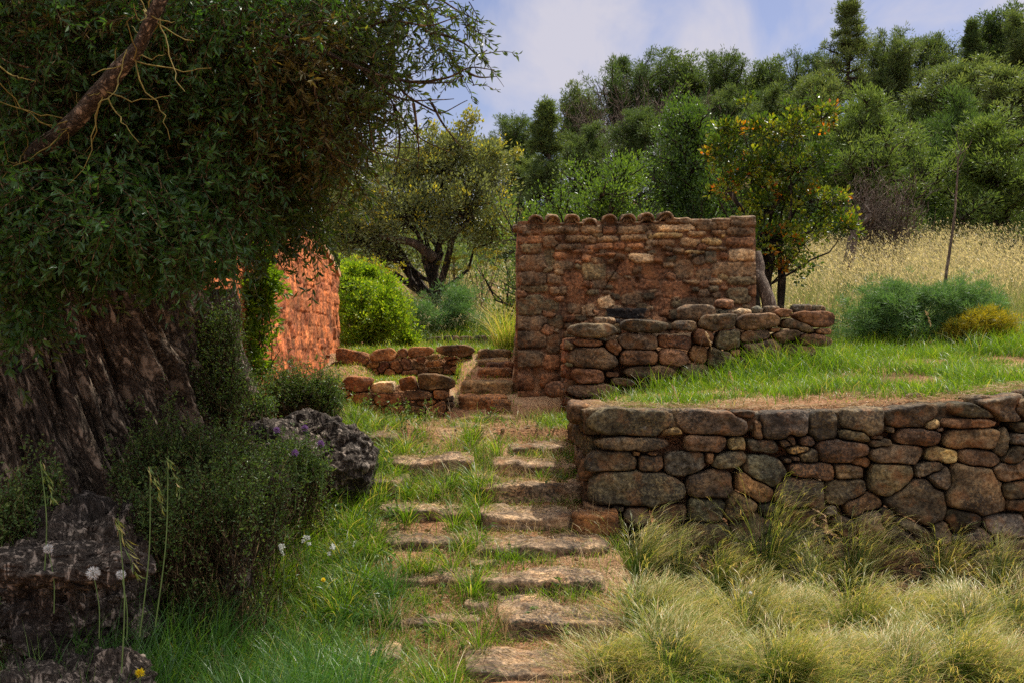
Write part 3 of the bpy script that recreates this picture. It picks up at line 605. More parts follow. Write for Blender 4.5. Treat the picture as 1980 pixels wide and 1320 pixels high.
# side walls and back of the hut
for sx, nm in ((XH+.02, -1), (XH+XW-.02, 1)):
    U = np.array([0, 1., 0]) if nm > 0 else np.array([0, 1., 0])
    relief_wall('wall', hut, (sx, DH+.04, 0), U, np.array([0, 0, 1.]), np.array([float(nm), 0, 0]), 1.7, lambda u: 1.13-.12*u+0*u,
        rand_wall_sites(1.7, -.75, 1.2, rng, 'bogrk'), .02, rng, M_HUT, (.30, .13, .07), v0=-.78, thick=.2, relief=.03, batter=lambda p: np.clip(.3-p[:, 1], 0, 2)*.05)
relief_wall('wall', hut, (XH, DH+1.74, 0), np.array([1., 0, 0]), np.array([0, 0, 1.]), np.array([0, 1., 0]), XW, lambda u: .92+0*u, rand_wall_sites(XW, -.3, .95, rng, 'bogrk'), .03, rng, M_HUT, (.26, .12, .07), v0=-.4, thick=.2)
# roof: curved clay tiles, open ends forward
M_TILE = stonemat('old_clay_tile', lichen=.35, bmp=.6, pale=.6)
def tile(u, z, y0, y1, rad, slope, cover=True, tint=(.19, .115, .07), th=.017, rz=0, seg=10, over=0):
    a = np.linspace(R(8), R(172), seg) if cover else np.linspace(R(188), R(352), seg)
    yy = np.linspace(y0, y1, 9); V = []
    for k, y in enumerate(yy):
        r_ = rad*(1-.10*k/8)
        for rr_ in (r_, r_-th):
            for t_ in a: V.append((u+rr_*math.cos(t_)+rz*(y-y0), y, z+rr_*math.sin(t_)*.92-slope*(y-y0)))
    V = np.array(V); V = V+.004*np.stack([vnoise(V*12, 81), vnoise(V*12, 82), vnoise(V*15, 83)], -1)
    I = np.arange(len(V)).reshape(9, 2, seg); q = []
    q.append(np.stack([I[:-1, 0, :-1], I[:-1, 0, 1:], I[1:, 0, 1:], I[1:, 0, :-1]], -1).reshape(-1, 4))
    q.append(np.stack([I[:-1, 1, :-1], I[1:, 1, :-1], I[1:, 1, 1:], I[:-1, 1, 1:]], -1).reshape(-1, 4))
    q.append(np.stack([I[0, 0, :-1], I[0, 1, :-1], I[0, 1, 1:], I[0, 0, 1:]], -1).reshape(-1, 4))
    q.append(np.stack([I[-1, 0, :-1], I[-1, 0, 1:], I[-1, 1, 1:], I[-1, 1, :-1]], -1).reshape(-1, 4))
    q.append(np.stack([I[:-1, 0, 0], I[1:, 0, 0], I[1:, 1, 0], I[:-1, 1, 0]], -1).reshape(-1, 4)); q.append(np.stack([I[:-1, 0, -1], I[:-1, 1, -1], I[1:, 1, -1], I[1:, 0, -1]], -1).reshape(-1, 4))
    cols = np.broadcast_to(np.array(tint), V.shape)
    return V, [np.concatenate(q)], cols
roof = Buf(); tx = [215, 305, 412, 508, 615, 718, 818, 920, 1020, 1120, 1220, 1320]
hz = [1.155, 1.155, 1.16, 1.12, 1.16, 1.165, 1.175, 1.185, 1.135, 1.12, 1.12, 1.13]
for k, t_ in enumerate(tx):
    u = (960+t_/C5-990)/F*DH; tn = np.array((.26, .185, .12))*rng.uniform(.8, 1.25)
    if k < 8:
        for j in range(4):
            V, f, c = tile(u, hz[k]+.012-.06*j, DH-.03+.42*j-.04, DH+.45+.42*j, .080, .12, True, tn*(1 if j else 1), rz=rng.normal(0, .02))
            o = mesh_np('roof_tile', V, f, M_TILE, hut, cols=c)
        rock('tile_mortar', (u, DH+.06, hz[k]+.05), (.15, .14, .10), 180+k, 'k', hut, e=2.6, n=9, amp=.04)
        if k < 7:
            u2 = (960+(tx[k]+tx[k+1])/2/C5-990)/F*DH
            for j in range(4):
                V, f, c = tile(u2, hz[k]+.055-.06*j, DH-.02+.42*j, DH+.43+.42*j, .07, .12, False, tn*.8); mesh_np('roof_tile', V, f, M_TILE, hut, cols=c)
b = Buf(); V, f = box_geo(XH+.05, XH+XW-.03, DH+.1, DH+1.72, .8, .93); b.add(V, f, cols=np.array([.2, .11, .06])); b.build('roof_deck', M_HUT, hut)
# mortar and stone coping on the right half of the front edge, and first left slanting tile
for i, (a, c_, z, h, tt) in enumerate([(930, 1060, 1.185, .07, 'k'), (1055, 1180, 1.165, .07, 'b'), (1175, 1285, 1.175, .08, 'b'), (1280, 1420, 1.195, .085, 'k')]):
    x0, x1 = (960+a/C5-990)/F*DH, (960+c_/C5-990)/F*DH
    rock('coping_stone', ((x0+x1)/2, DH+.11, z), (x1-x0+.02, .32, h), 140+i, tt, hut, e=5, n=15, amp=.05)
for i in range(11):
    x0 = (960+(165+i*72)/C5-990)/F*DH; rock('coping_stone', (x0, DH+.12, 1.125), (.30, .26, .075), 160+i, 'k', hut, e=4, n=13, amp=.06)

# ------------------------------------------------------------------ low pile / bench wall against the hut
DP = 9.05; XP = (960+375/C5-990)/F*DP
pile = [(535,735,260,80,3,'b'),(800,712,315,66,2,'d'),(1030,708,125,50,0,'b'),(1200,695,205,88,-4,'b'),(1440,690,255,84,-5,'k'),(1570,640,95,50,0,'o'),(1730,675,245,84,2,'r'),
 (1640,705,190,70,12,'b'),(1415,765,175,72,-8,'b'),(1130,770,100,100,30,'r'),(1265,785,140,125,0,'g'),(975,795,205,92,5,'r'),(780,795,230,92,4,'k'),(640,830,90,85,25,'o'),
 (490,800,180,46,4,'o'),(540,885,270,125,3,'b'),(770,880,222,92,0,'o'),(965,875,150,105,5,'o'),(1108,860,100,105,0,'o'),(1440,835,225,112,-8,'k'),(1590,760,155,72,-15,'b'),(1725,785,195,72,2,'o'),(1680,845,245,84,8,'b'),
 (1230,895,165,125,15,'g'),(1365,920,125,95,10,'b'),(500,980,190,92,2,'o'),(840,960,315,84,2,'b'),(1090,950,175,72,0,'b'),(680,1010,145,52,2,'b'),(632,970,80,32,0,'o'),(1300,855,62,52,0,'o'),(540,1060,320,84,0,'b'),(1590,905,160,85,0,'b'),(1755,905,90,44,0,'o'),(1490,905,100,60,0,'r'),
 (1780,740,80,40,0,'o'),(1520,730,60,30,0,'o'),(760,1070,200,60,0,'b'),(1000,1010,160,60,0,'d'),(1200,980,140,60,0,'b'),(1700,950,100,50,0,'d'),(1360,850,50,40,0,'b')]
ps = cv(pile, 960, 380, C5, DP, XP); rng = np.random.default_rng(19)
U1 = (960+1850/C5-990)/F*DP-XP
ps = fill_sites([q[:6] for q in ps], .03, U1-.2, -.55, .0, rng, .05, .11, 900, 1.03)
pw = thing('bench_wall', 'waist-high dry-stone bench wall of tumbled orange-brown rocks built against the hut front', 'stone wall', (1.7, 9.3, -.55))
ptop = lambda u: np.interp(u, [0, .45, .95, 1.05, 1.5, 2.2, 2.4], [.02, .0, .0, .08, .10, .16, .14])
fitted_stones(pw, ps, (XP, DP, 0), np.array([1., 0, 0]), np.array([0, 0, 1.]), np.array([0, -1., 0]), rng, depth=.26, bulge=.075, nth=36, bounds=lambda p: (p[:, 0] > -.02) & (p[:, 1] > -.62))
rs = []
for j, (z0, h) in enumerate([(-.03, .1), (-.14, .12), (-.27, .14), (-.42, .15), (-.56, .15)]):
    u = 0.0
    while u < .72: w = rng.uniform(.16, .34); rs.append((u+w/2, z0, w, h, rng.normal(0, .1), 'obo'[rng.integers(3)])); u += w*.95
fitted_stones(pw, rs, (XP+.03, DP+.03, 0), np.array([0, 1., 0]), np.array([0, 0, 1.]), np.array([-1., 0, 0]), rng, depth=.2, bulge=.04, nth=28)
b = Buf(); V, f = box_geo(XP+.14, XP+U1-.25, DP+.17, DH+.02, -.8, -.05); b.add(V, f); b.build('core', M_EARTH, pw)
for i in range(16):   # rubble on the flat top, behind the front row
    u = .15+i*.145; rock('stone', (XP+u, DP+.27+.14*rng.random(), -.04+float(ptop(u))*.45), (.24, .26, .13), 200+i, 'bdkgb'[i % 5], pw, e=3.5, n=11, rz=rng.uniform(-1, 1))
for i in range(7): rock('stone', (XP+.95+i*.2, DP+.5, .01), (.26, .3, .14), 220+i, 'bkd'[i % 3], pw, e=3.2, n=11, rz=i)
for i in range(5): rock('stone', (XP+U1-.16-.05*(i % 2), DP+.35+.1*i, -.35+.1*i), (.34, .3, .15), 230+i, 'okb'[i % 3], pw, e=3.5, n=11, rz=i)
hearth = thing('hearth', 'blackened sunken stone hearth slab on top of the bench wall', 'hearth', tuple(px(1215, 617, 9.45)))
rock('slab', tuple(px(1214, 606, 9.5)), (.42, .06, .10), 245, (.03, .027, .025), hearth, e=7, n=13, amp=.03)
rock('slab', tuple(px(1214, 622, 9.5)), (.44, .3, .035), 246, (.045, .04, .037), hearth, e=7, n=13, amp=.03)
for (cx, cy, w, h, tt, lb, e_) in [(1090,640,202,92,'b','long brown block lying on top of the bench wall beside the hearth',3.6),(1245,590,108,64,'o','rounded orange stone balanced above a grey one on the bench wall',2.8),
    (1252,637,92,40,'s','flat grey-blue cobble wedged under the orange stone on the bench wall',2.6),(1345,642,96,50,'w','pale cream stone resting on the bench wall left of a round grey one',2.8),(1425,628,68,58,'s','round grey cobble on the bench wall near the hut corner',2.4),
    (1665,612,112,52,'d','dark angular stone on the far right top of the bench wall',4),(1755,614,72,44,'g','small grey stone at the right end of the bench wall top',3.5),(1500,622,90,52,'b','brown stone between the round cobble and the right end of the bench wall',3.2),(590,683,112,56,'k','tan stone at the left end of the bench wall top',3)]:
    d = DP+.12; c = px(960+cx/C5, 380+cy/C5, d)
    P, Fq = rock_geo(c, (w/C5/F*d, .17, h/C5/F*d*1.05), int(cx), e=e_, n=13); o = mesh_np('loose_stone', P, [Fq], M_STONE, loc=(c[0], c[1], c[2]-h/C5/F*d/2), cols=np.broadcast_to(np.array(TINT[tt]), P.shape))
    tag(o, lb, 'stone', 'loose stones on the bench wall')
for i, (a, b_, d, s_, tt, lb) in enumerate([(1643, 783, 6.66, .07, 'o', 'small orange stone on the edge of the terrace above the dark square block'), (1765, 770, 6.7, .075, 'k', 'small brown stump-like stone in the grass on the terrace edge'), (1075, 752, 9.1, .16, 'r', 'squat red stone on the ground at the foot of the bench wall')]):
    c = px(a, b_, d); P, Fq = rock_geo(c, (s_*1.2, s_, s_), 300+i, e=3, n=9); o = mesh_np('loose_stone', P, [Fq], M_STONE, loc=(c[0], c[1], c[2]-s_/2), cols=np.broadcast_to(np.array(TINT[tt]), P.shape)); tag(o, lb, 'stone')

# ------------------------------------------------------------------ ochre house on the left
house = thing('ochre_house', 'ochre-orange rendered rubble house wall with a sloping top edge, half hidden behind the olive tree', 'house', (-3.6, 9.6, -.6))
rng = np.random.default_rng(23)
L_ = 5.2; HX = -2.09
def htop(u): return np.minimum(.80+.24*(L_-u), 2.0)+0*u       # u = 0 near (y=6.8), u = 5.2 far (y=12)
hsx = rand_wall_sites(L_, -.7, 2.0, rng, 'ooor', (.07, .14), (.09, .24))
hsx = [s[:5]+('o' if s[5] != 'r' else 'r', float(rng.uniform(.25, 1.1) if rng.random() > .25 else .05)) for s in hsx]
TINT_o = TINT['o']; TINT['o'] = (.40, .125, .042); TINT['r'] = (.35, .105, .04)
def slot(P2, P3): return -.10*((np.abs(P2[:, 0]-4.86) < .04) & (np.abs(P2[:, 1]-.18) < .17))
relief_wall('wall', house, (HX, 6.8, 0), np.array([0, 1., 0]), np.array([0, 0, 1.]), np.array([1., 0, 0]), L_, htop, hsx, .016, rng, M_ORANGE, (.40, .135, .05), relief=.016, v0=-.75, thick=.42, noise=.022, lim=1.2, extra=slot)
TINT['o'] = TINT_o; TINT['r'] = (0.20, 0.093, 0.044)
nb = 60; uu = np.linspace(0, L_, nb); cop = []
for k, u in enumerate(uu):
    for (dx, dz) in ((-.42, -.02), (.03, -.02), (.03, .035), (-.42, .035)):
        cop.append((HX+dx+.008*math.sin(k*1.7), 6.8+u, float(htop(u))+dz+.006*math.sin(k*2.3)))
cop = np.array(cop); I = np.arange(len(cop)).reshape(nb, 4); q = [np.stack([I[:-1, a], I[:-1, (a+1) % 4], I[1:, (a+1) % 4], I[1:, a]], -1) for a in range(4)]
q.append(I[:1, ::-1]); q.append(I[-1:]); mesh_np('coping', cop, [np.concatenate(q)], M_ORANGE, house, cols=np.broadcast_to(np.array((.60, .34, .19)), cop.shape), smooth=False)
b = Buf()
for bx in ((-5.2, HX-.40, 6.83, 7.1, -.9, 1.9), (-5.2, HX-.40, 11.7, 11.98, -.9, .78), (-5.2, -4.9, 7.1, 11.7, -.9, 1.4)):
    V, f = box_geo(*bx); b.add(V, f, cols=np.array((.55, .22, .09)))
b.build('wall', M_ORANGE, house, smooth=False)
V = np.array([[-5.3, 6.7, 2.02], [HX-.3, 6.7, 2.02], [HX-.3, 7.0, 2.02], [-5.3, 7.0, 2.02], [HX-.3, 12.1, .84], [-5.3, 12.1, .84]]); V = np.concatenate([V, V-np.array([0, 0, .08])])
mesh_np('roof', V, [np.array([[0, 1, 2, 3], [3, 2, 4, 5], [6, 9, 8, 7], [9, 11, 10, 8], [0, 6, 7, 1], [5, 4, 10, 11], [1, 7, 8, 2], [2, 8, 10, 4], [0, 3, 9, 6], [3, 5, 11, 9]])], M_TILE, house, smooth=False, cols=np.broadcast_to(np.array((.25, .13, .07)), V.shape))
# ================================================================== vegetation materials
G = lambda a, b, c: (a, b, c)
ML_OLIVE = leafmat('olive_leaves', [(0, (.045, .08, .022)), (.5, (.075, .125, .03)), (.8, (.13, .17, .04)), (1, (.24, .23, .05))], .45, (1.35, 1.3, .4), .38, .5)
ML_OLIVEDRY = leafmat('olive_old_leaves', [(0, (.07, .065, .02)), (1, (.20, .16, .04))], .4, (1.3, 1.1, .5), .55, .3)
ML_PINE = leafmat('pine_needles', [(0, (.05, .09, .032)), (.6, (.11, .16, .055)), (1, (.19, .23, .085))], .42, (1.25, 1.2, .5), .5, .3, objvar=.22)
ML_PINEL = leafmat('soft_pine_needles', [(0, (.07, .125, .035)), (.6, (.12, .185, .05)), (1, (.18, .23, .065))], .45, (1.2, 1.2, .5), .5, .3, objvar=.15)
ML_CYP = leafmat('dark_conifer_needles', [(0, (.03, .07, .03)), (1, (.07, .12, .04))], .38, (1.2, 1.2, .5), .5, .3, objvar=.2)
ML_LENT = leafmat('bright_green_leaves', [(0, (.055, .11, .02)), (.6, (.11, .185, .035)), (1, (.19, .26, .055))], .45, (1.3, 1.3, .4), .4, .45)
ML_DKTREE = leafmat('deep_green_leaves', [(0, (.03, .085, .02)), (.7, (.065, .145, .03)), (1, (.13, .22, .045))], .42, (1.3, 1.3, .4), .4, .45)
ML_DKTREE2 = leafmat('mid_green_leaves', [(0, (.04, .085, .02)), (.7, (.08, .145, .032)), (1, (.15, .22, .05))], .42, (1.3, 1.3, .4), .4, .45)
ML_CAROB = leafmat('carob_leaves', [(0, (.03, .065, .014)), (.55, (.07, .13, .02)), (.8, (.20, .25, .025)), (.93, (.30, .22, .02)), (1, (.5, .13, .015))], .5, (1.4, 1.3, .4), .35, .5)
ML_GREYTREE = leafmat('grey_green_leaves', [(0, (.10, .125, .06)), (.7, (.22, .25, .11)), (.85, (.34, .32, .05)), (1, (.5, .42, .05))], .42, (1.3, 1.25, .5), .45, .4)
ML_LIME = leafmat('lime_leaves', [(0, (.09, .17, .014)), (.6, (.18, .29, .022)), (1, (.36, .42, .04))], .5, (1.35, 1.3, .4), .45, .4)
ML_FENNEL = leafmat('feathery_fennel', [(0, (.06, .14, .045)), (1, (.16, .25, .09))], .4, (1.2, 1.3, .6), .5, .3)
ML_FENNELY = leafmat('yellowed_fennel', [(0, (.20, .22, .02)), (1, (.38, .31, .03))], .5, (1.3, 1.1, .4), .5, .3)
ML_SHRUB = leafmat('shrub_leaves', [(0, (.06, .12, .03)), (.7, (.11, .19, .045)), (1, (.22, .28, .08))], .4, (1.3, 1.3, .5), .45, .4)
ML_GREYSHRUB = leafmat('grey_shrub_leaves', [(0, (.16, .16, .10)), (1, (.32, .29, .18))], .4, (1.1, 1.05, .8), .6, .2)
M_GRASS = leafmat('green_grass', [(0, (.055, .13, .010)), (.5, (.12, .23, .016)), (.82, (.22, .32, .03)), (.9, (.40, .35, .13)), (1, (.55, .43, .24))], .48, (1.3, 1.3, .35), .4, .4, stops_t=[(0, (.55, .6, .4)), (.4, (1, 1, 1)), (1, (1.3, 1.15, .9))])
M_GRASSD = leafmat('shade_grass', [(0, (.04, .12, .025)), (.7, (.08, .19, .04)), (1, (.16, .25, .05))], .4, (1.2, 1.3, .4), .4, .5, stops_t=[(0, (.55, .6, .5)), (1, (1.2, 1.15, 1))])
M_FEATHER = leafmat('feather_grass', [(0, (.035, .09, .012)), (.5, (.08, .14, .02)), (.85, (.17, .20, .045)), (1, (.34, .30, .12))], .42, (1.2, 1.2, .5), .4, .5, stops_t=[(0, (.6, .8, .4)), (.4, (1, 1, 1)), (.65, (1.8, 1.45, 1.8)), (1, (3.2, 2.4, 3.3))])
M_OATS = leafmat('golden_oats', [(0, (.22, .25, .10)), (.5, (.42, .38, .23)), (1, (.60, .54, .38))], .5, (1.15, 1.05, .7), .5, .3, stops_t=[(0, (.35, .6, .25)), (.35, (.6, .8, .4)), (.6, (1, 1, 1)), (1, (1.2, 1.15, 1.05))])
M_STRAW = leafmat('dry_straw', [(0, (.30, .19, .09)), (1, (.55, .40, .22))], .3, (1, 1, .8), .6, .2)
M_STEM = plain('green_stem', (.10, .17, .04)); M_BSTEM = plain('brown_stem', (.12, .075, .04))

def leafbuf(P, D, L, Wd, rng, v=None, bend=.15):
    V, f = leaves(P, D, L, Wd, rng, bend); n = len(P)
    v = rng.random(n) if v is None else v
    return V, f, np.repeat(v, 4)
def bez(a, b, K, rng, sag=0.0, wob=.06):
    """K-point wavy paths from a (N,3) to b (N,3)"""
    a = np.atleast_2d(a); b = np.atleast_2d(b); t = np.linspace(0, 1, K)[None, :, None]
    P = a[:, None]*(1-t)+b[:, None]*t; L = np.linalg.norm(b-a, axis=1)[:, None, None]
    w = rng.normal(0, 1, (len(a), K, 3)); w = np.cumsum(w, 1); w = w-w[:, :1]*(1-t)-w[:, -1:]*t
    P = P+w*L*wob*.5; P[:, :, 2] += (4*t*(1-t))[..., 0]*L[..., 0]*sag
    return P
def clumps_in(lobes, n, rng, shell=.55, low=-.75, hole=1.0, hf=None):
    n0 = n; n = int(n*1.55) if hole > 0 else n
    C = np.array([l[:3] for l in lobes]); S = np.array([l[3:6] for l in lobes]); w = (S.prod(1))**(2/3); w /= w.sum()
    i = rng.choice(len(lobes), n, p=w); d = nrm(rng.normal(size=(n, 3))); d[:, 2] = np.where(d[:, 2] < low, -d[:, 2]*.5, d[:, 2])
    r = shell+(1-shell)*rng.random(n)**.6; r *= 1+.10*rng.normal(size=n)
    r *= 1+hole*(.8*fbm(d*2.3+i[:, None]*5.3, 2, 90)+.5*fbm(d*7+i[:, None]*5.3, 2, 92))
    P_ = C[i]+d*S[i]*r[:, None]
    if hole > 0:
        ms = float(S.mean()); f = fbm(P_*(1.25/ms if hf is None else hf), 3, 95); o = np.argsort(-(f+rng.normal(0, .10, n)))[:n0]; P_, d, i = P_[o], d[o], i[o]
    return P_, d, i
def make_tree(name, label, cat, base, H, lobes, kind, n_cl, per, leaf, rng, m_leaf, m_bark, tr=.12, trunk_top=.6, group=None, lean=(0, 0), spread=.16, vbias=None, nosmall=False, K=6, up=.5, droop=0.0, vtop=0.0, env=None, hf=None):
    base = np.array(base, float); root = thing(name, label, cat, base, group)
    lo = [(base[0]+l[0], base[1]+l[1], base[2]+l[2], l[3], l[4], l[5]) for l in lobes]
    top = base+np.array([lean[0], lean[1], H*trunk_top])
    P = bez(base-[0, 0, .25], top, 9, rng, 0, .05)
    Rr = np.linspace(tr, tr*.35, 9)[None]*np.ones((1, 9)); Rr[0, 0] *= 1.35
    b = Buf(); V, f = tubes(P, Rr, 9); b.add(V, f); b.build('trunk', m_bark, root)
    lb = Buf(); C = np.array([l[:3] for l in lo]); tp = P[0][np.clip((rng.uniform(.35, 1, len(lo))*8).astype(int), 0, 8)]
    lp = bez(tp, C, 7, rng, .05, .12); lr = np.linspace(tr*.38, tr*.09, 7)[None]*rng.uniform(.6, 1.1, (len(lo), 1)); V, f = tubes(lp, lr, 5); lb.add(V, f)
    if env is None: cc, dd, ii = clumps_in(lo, n_cl, rng, hf=hf)
    else:
        kd, Hh_, Wd_ = env; nb = {'round': 52, 'full': 84, 'cone': 110}[kd]; ns = 12; nc = max(2, round(n_cl/(nb*ns)))
        h = {'round': .60+.40*rng.random(nb)**.8, 'full': .06+.94*rng.random(nb), 'cone': .06+.94*rng.random(nb)**1.05}[kd]
        R_ = {'round': Wd_*.5*np.sqrt(np.clip(1.02-((h-.74)/.30)**2, .03, 1)), 'full': Wd_*.5*np.clip(1-h**2.6, 0, 1)**.6+.15, 'cone': Wd_*.52*(1-h)**.85+.03}[kd]
        a = np.arange(nb)*2.39996+rng.normal(0, .35, nb); ln = R_*rng.uniform(.32, 1.25, nb)
        hs_ = {'round': .34, 'full': .13, 'cone': .03}[kd]; s0 = base+np.stack([0*a+lean[0], 0*a+lean[1], Hh_*np.clip(h-hs_*rng.uniform(.6, 1.3, nb), .05, .93)], 1)
        e0 = base+np.stack([ln*np.cos(a), ln*np.sin(a), Hh_*h*rng.uniform(.96, 1.0, nb)], 1); mp_ = bez(s0, e0, 7, rng, -.04, .12)
        V, f = tubes(mp_, np.linspace(tr*.32, .012, 7)[None]*np.ones((nb, 1)), 4); lb = Buf(); lb.add(V, f)
        bi = np.repeat(np.arange(nb), ns); t_ = rng.uniform(.35, 1, len(bi))*5.99; k = t_.astype(int); fr = (t_-k)[:, None]; o_ = mp_[bi, k]*(1-fr)+mp_[bi, k+1]*fr
        md = nrm(mp_[bi, k+1]-mp_[bi, k]); sd_ = nrm(md*.7+nrm(rng.normal(size=(len(bi), 3)))*.85+[0, 0, .35]); sl_ = np.maximum(.28 if kd != 'cone' else .10+.3*(1-h[bi]), ln[bi]*.42)*rng.uniform(.45, 1.2, len(bi)); se = o_+sd_*sl_[:, None]
        V, f = tubes(bez(o_, se, 4, rng, 0, .12), np.linspace(.014, .006, 4)[None]*np.ones((len(bi), 1)), 3); lb.add(V, f); lb.build('branches', m_bark, root)
        ci_ = np.repeat(np.arange(len(bi)), nc); tt = rng.uniform(.3, 1.08, len(ci_))[:, None]; cc = o_[ci_]*(1-tt)+se[ci_]*tt+rng.normal(0, .07, (len(ci_), 3)); dd = sd_[ci_]; n_cl = len(cc)
    nt_ = min(n_cl, 500); sel = rng.choice(n_cl, nt_, replace=False)
    if env is None: tw = bez(C[ii[sel]], cc[sel], 4, rng, 0, .15); V, f = tubes(tw, np.linspace(tr*.08, .004, 4)[None]*np.ones((nt_, 1)), 3); lb.add(V, f); lb.build('branches', m_bark, root)
    n = n_cl*per; ci = np.repeat(np.arange(n_cl), per); c = cc[ci]; rnd = nrm(rng.normal(size=(n, 3)))
    sp = spread*rng.uniform(.6, 1.4, n_cl)[ci][:, None]
    L, Wd = leaf
    if kind == 'needle':
        D = nrm(rnd*.8+dd[ci]*.6+np.array([0, 0, up])); Pp = c+rnd*sp*.75*rng.random((n, 1))**.6
    elif kind == 'spray':
        D = nrm(rnd*.5+dd[ci]*.8+np.array([0, 0, up])); Pp = c+rnd*sp*.7
    else:
        Pp = c+rnd*sp*rng.random((n, 1))**.5; D = nrm(rnd*.8+dd[ci]*.5+np.array([0, 0, up-droop]))
    v = np.clip(rng.random(n)*.5+rng.random(n_cl)[ci]*.5, 0, 1)
    if vbias is not None: v = vbias(Pp-base, v, rng, ci, n_cl)
    V, f, vv = leafbuf(Pp, D, L*rng.uniform(.6, 1.25, n), Wd*rng.uniform(.7, 1.2, n), rng, v)
    b = Buf(); b.add(V, f, v=vv); b.build('crown', m_leaf, root, smooth=False)
    return root
def dup_tree(root, loc, s, rz, label, group=None):
    r = root.copy(); SC.collection.objects.link(r); r.location = tuple(loc); r.rotation_euler = (0, 0, rz); r.scale = (s if hasattr(s, '__len__') else (s, s, s)); r['label'] = label
    if group: r['group'] = group
    for ch in root.children:
        c = ch.copy(); SC.collection.objects.link(c); c.parent = r
    return r
gh = lambda x, y: float(ground_h(np.array([x]), np.array([y]))[0])

# ------------------------------------------------------------------ pines of the hill
def pine_lobes(kind, H, Wd, rng):
    lo = []
    if kind == 'round':
        for _ in range(13):
            a = rng.uniform(0, 6.283); r = Wd*.34*rng.random()**.5; s = Wd*rng.uniform(.13, .24); z = H*.96-s*.8-(r/(Wd*.34))**2*H*.16*rng.uniform(.6, 1.4)-rng.random()**2*H*.22
            lo.append((r*math.cos(a), r*math.sin(a), z, s*1.1, s*1.1, s*rng.uniform(.5, .85)))
    elif kind == 'full':
        for _ in range(20):
            h = rng.random()**.9; a = rng.uniform(0, 6.283); r = Wd*.36*(1-h**2.5)**.5*rng.uniform(.3, 1.1); s = Wd*rng.uniform(.13, .25)*(1.1-.45*h)
            lo.append((r*math.cos(a), r*math.sin(a), H*(.10+.86*h)-s*.5, s*1.1, s*1.1, s*rng.uniform(.6, 1.0)))
    elif kind == 'cone':
        for _ in range(30):
            h = rng.random()**.8; a = rng.uniform(0, 6.283); r = Wd*.36*(1-h)**.8*rng.uniform(.3, 1.15); s = Wd*(.24*(1-h)+.06)*rng.uniform(.7, 1.3)
            lo.append((r*math.cos(a), r*math.sin(a), H*(.12+.82*h), s, s, s*rng.uniform(.6, 1.2)))
        lo.append((0, 0, H*.97, Wd*.035, Wd*.035, H*.05))
    return lo
rg = np.random.default_rng(101); OFF = (0, -80, 0)
protos = {}
def hillz(x, y): return gh(x, y)
def place(kind, cx, top, d, wpx, label, group='pines on the hill', variant=0, hmin=None, leaf=None, mat=None, cat='pine tree', name=None, dens=1.0):
    """first call of a kind/variant builds it at its spot; later calls copy it"""
    x = (cx-990)/F*d; gz = hillz(x, d)-.2; H = (660-top)/F*d-gz; Wd = wpx/F*d*1.08
    key = (kind, variant)
    nm = name or {'round': 'aleppo_pine', 'full': 'bushy_pine', 'cone': 'conical_pine'}[kind]
    if key not in protos:
        r_ = np.random.default_rng(500+hash((kind, variant)) % 1 + variant*13+{'round': 1, 'full': 2, 'cone': 3}[kind])
        ncl = {'round': 2400, 'full': 3900, 'cone': 3000}[kind]
        protos[key] = (make_tree(nm, label, cat, (x, d, gz), H, pine_lobes(kind, H, Wd, r_), 'needle', int(ncl*dens), 14, leaf or (.12, .026), r_, mat or ML_PINE, M_BARK, tr=.07+.01*H, trunk_top=.75, group=group, spread=.17 if kind != 'cone' else .11, up=.25, env=(kind, H, Wd)), H, Wd)
        return protos[key][0]
    r, H0, W0 = protos[key]; sz = H/H0; sx = Wd/W0
    return dup_tree(r, (x, d, gz), (sx, (sx+sz)/2, sz), rg.uniform(0, 6.28), label, group)
place('round', 1122, 172, 36, 80, 'small round-topped pine standing alone at the left end of the skyline ridge', variant=0)
place('round', 1218, 100, 37, 150, 'large dark umbrella-headed pine on the ridge above the bare twigs', variant=1)
place('round', 1318, 110, 38, 125, 'open-crowned pine on the ridge right of the large umbrella pine', variant=0)
place('round', 1405, 104, 36, 110, 'flat-topped pine on the ridge, third from the left of the tall ones', variant=2)
place('round', 1478, 122, 37, 100, 'pine with a ragged low head between the flat-topped pine and the tall conical one', variant=0)
place('round', 1556, 98, 36, 100, 'pine on the ridge just left of the tall conical pine', variant=1)
place('cone', 1642, -6, 31, 235, 'tallest pine, narrow and conical, rising to the top edge of the picture', variant=0)
place('round', 1716, 60, 32, 110, 'round-headed pine touching the right side of the tall conical pine', variant=2)
place('full', 1800, 62, 38, 150, 'broad domed pine at the right of the gap in the ridge', variant=0)
place('cone', 1880, 40, 37, 90, 'small pointed pine on the right-hand skyline', variant=1)
place('round', 1928, 26, 38, 130, 'dark pine on the right-hand skyline next to the corner', variant=0)
place('full', 1985, 12, 36, 150, 'pine cut by the top right corner of the picture', variant=1)
place('full', 1868, 108, 27, 250, 'large spreading pine with dark forked branches showing at the upper right', variant=0)
place('full', 1975, 105, 25, 240, 'large pine cut by the right edge above the pale green young pines', variant=1)
place('full', 1760, 175, 28, 170, 'mid-slope pine below the gap in the skyline', variant=1)
place('full', 1585, 135, 28, 170, 'bushy pine in front of the tall conical one, to its lower left', variant=0)
place('full', 1490, 160, 29, 150, 'bushy mid-slope pine below the ragged pine on the ridge', variant=1)
place('full', 1405, 165, 31, 130, 'bushy mid-slope pine right of the bare brown twigs', variant=0)
place('full', 1340, 200, 30, 120, 'low bushy pine behind the tall green tree', variant=1)
place('cone', 1056, 196, 23, 135, 'slim pointed dark conifer rising left of the bright green tree', variant=1, mat=ML_CYP)
place('round', 1000, 226, 34, 100, 'small round pine left of the slim pointed conifer', variant=2)
place('full', 945, 262, 34, 100, 'low pine on the far left part of the skyline', variant=0)
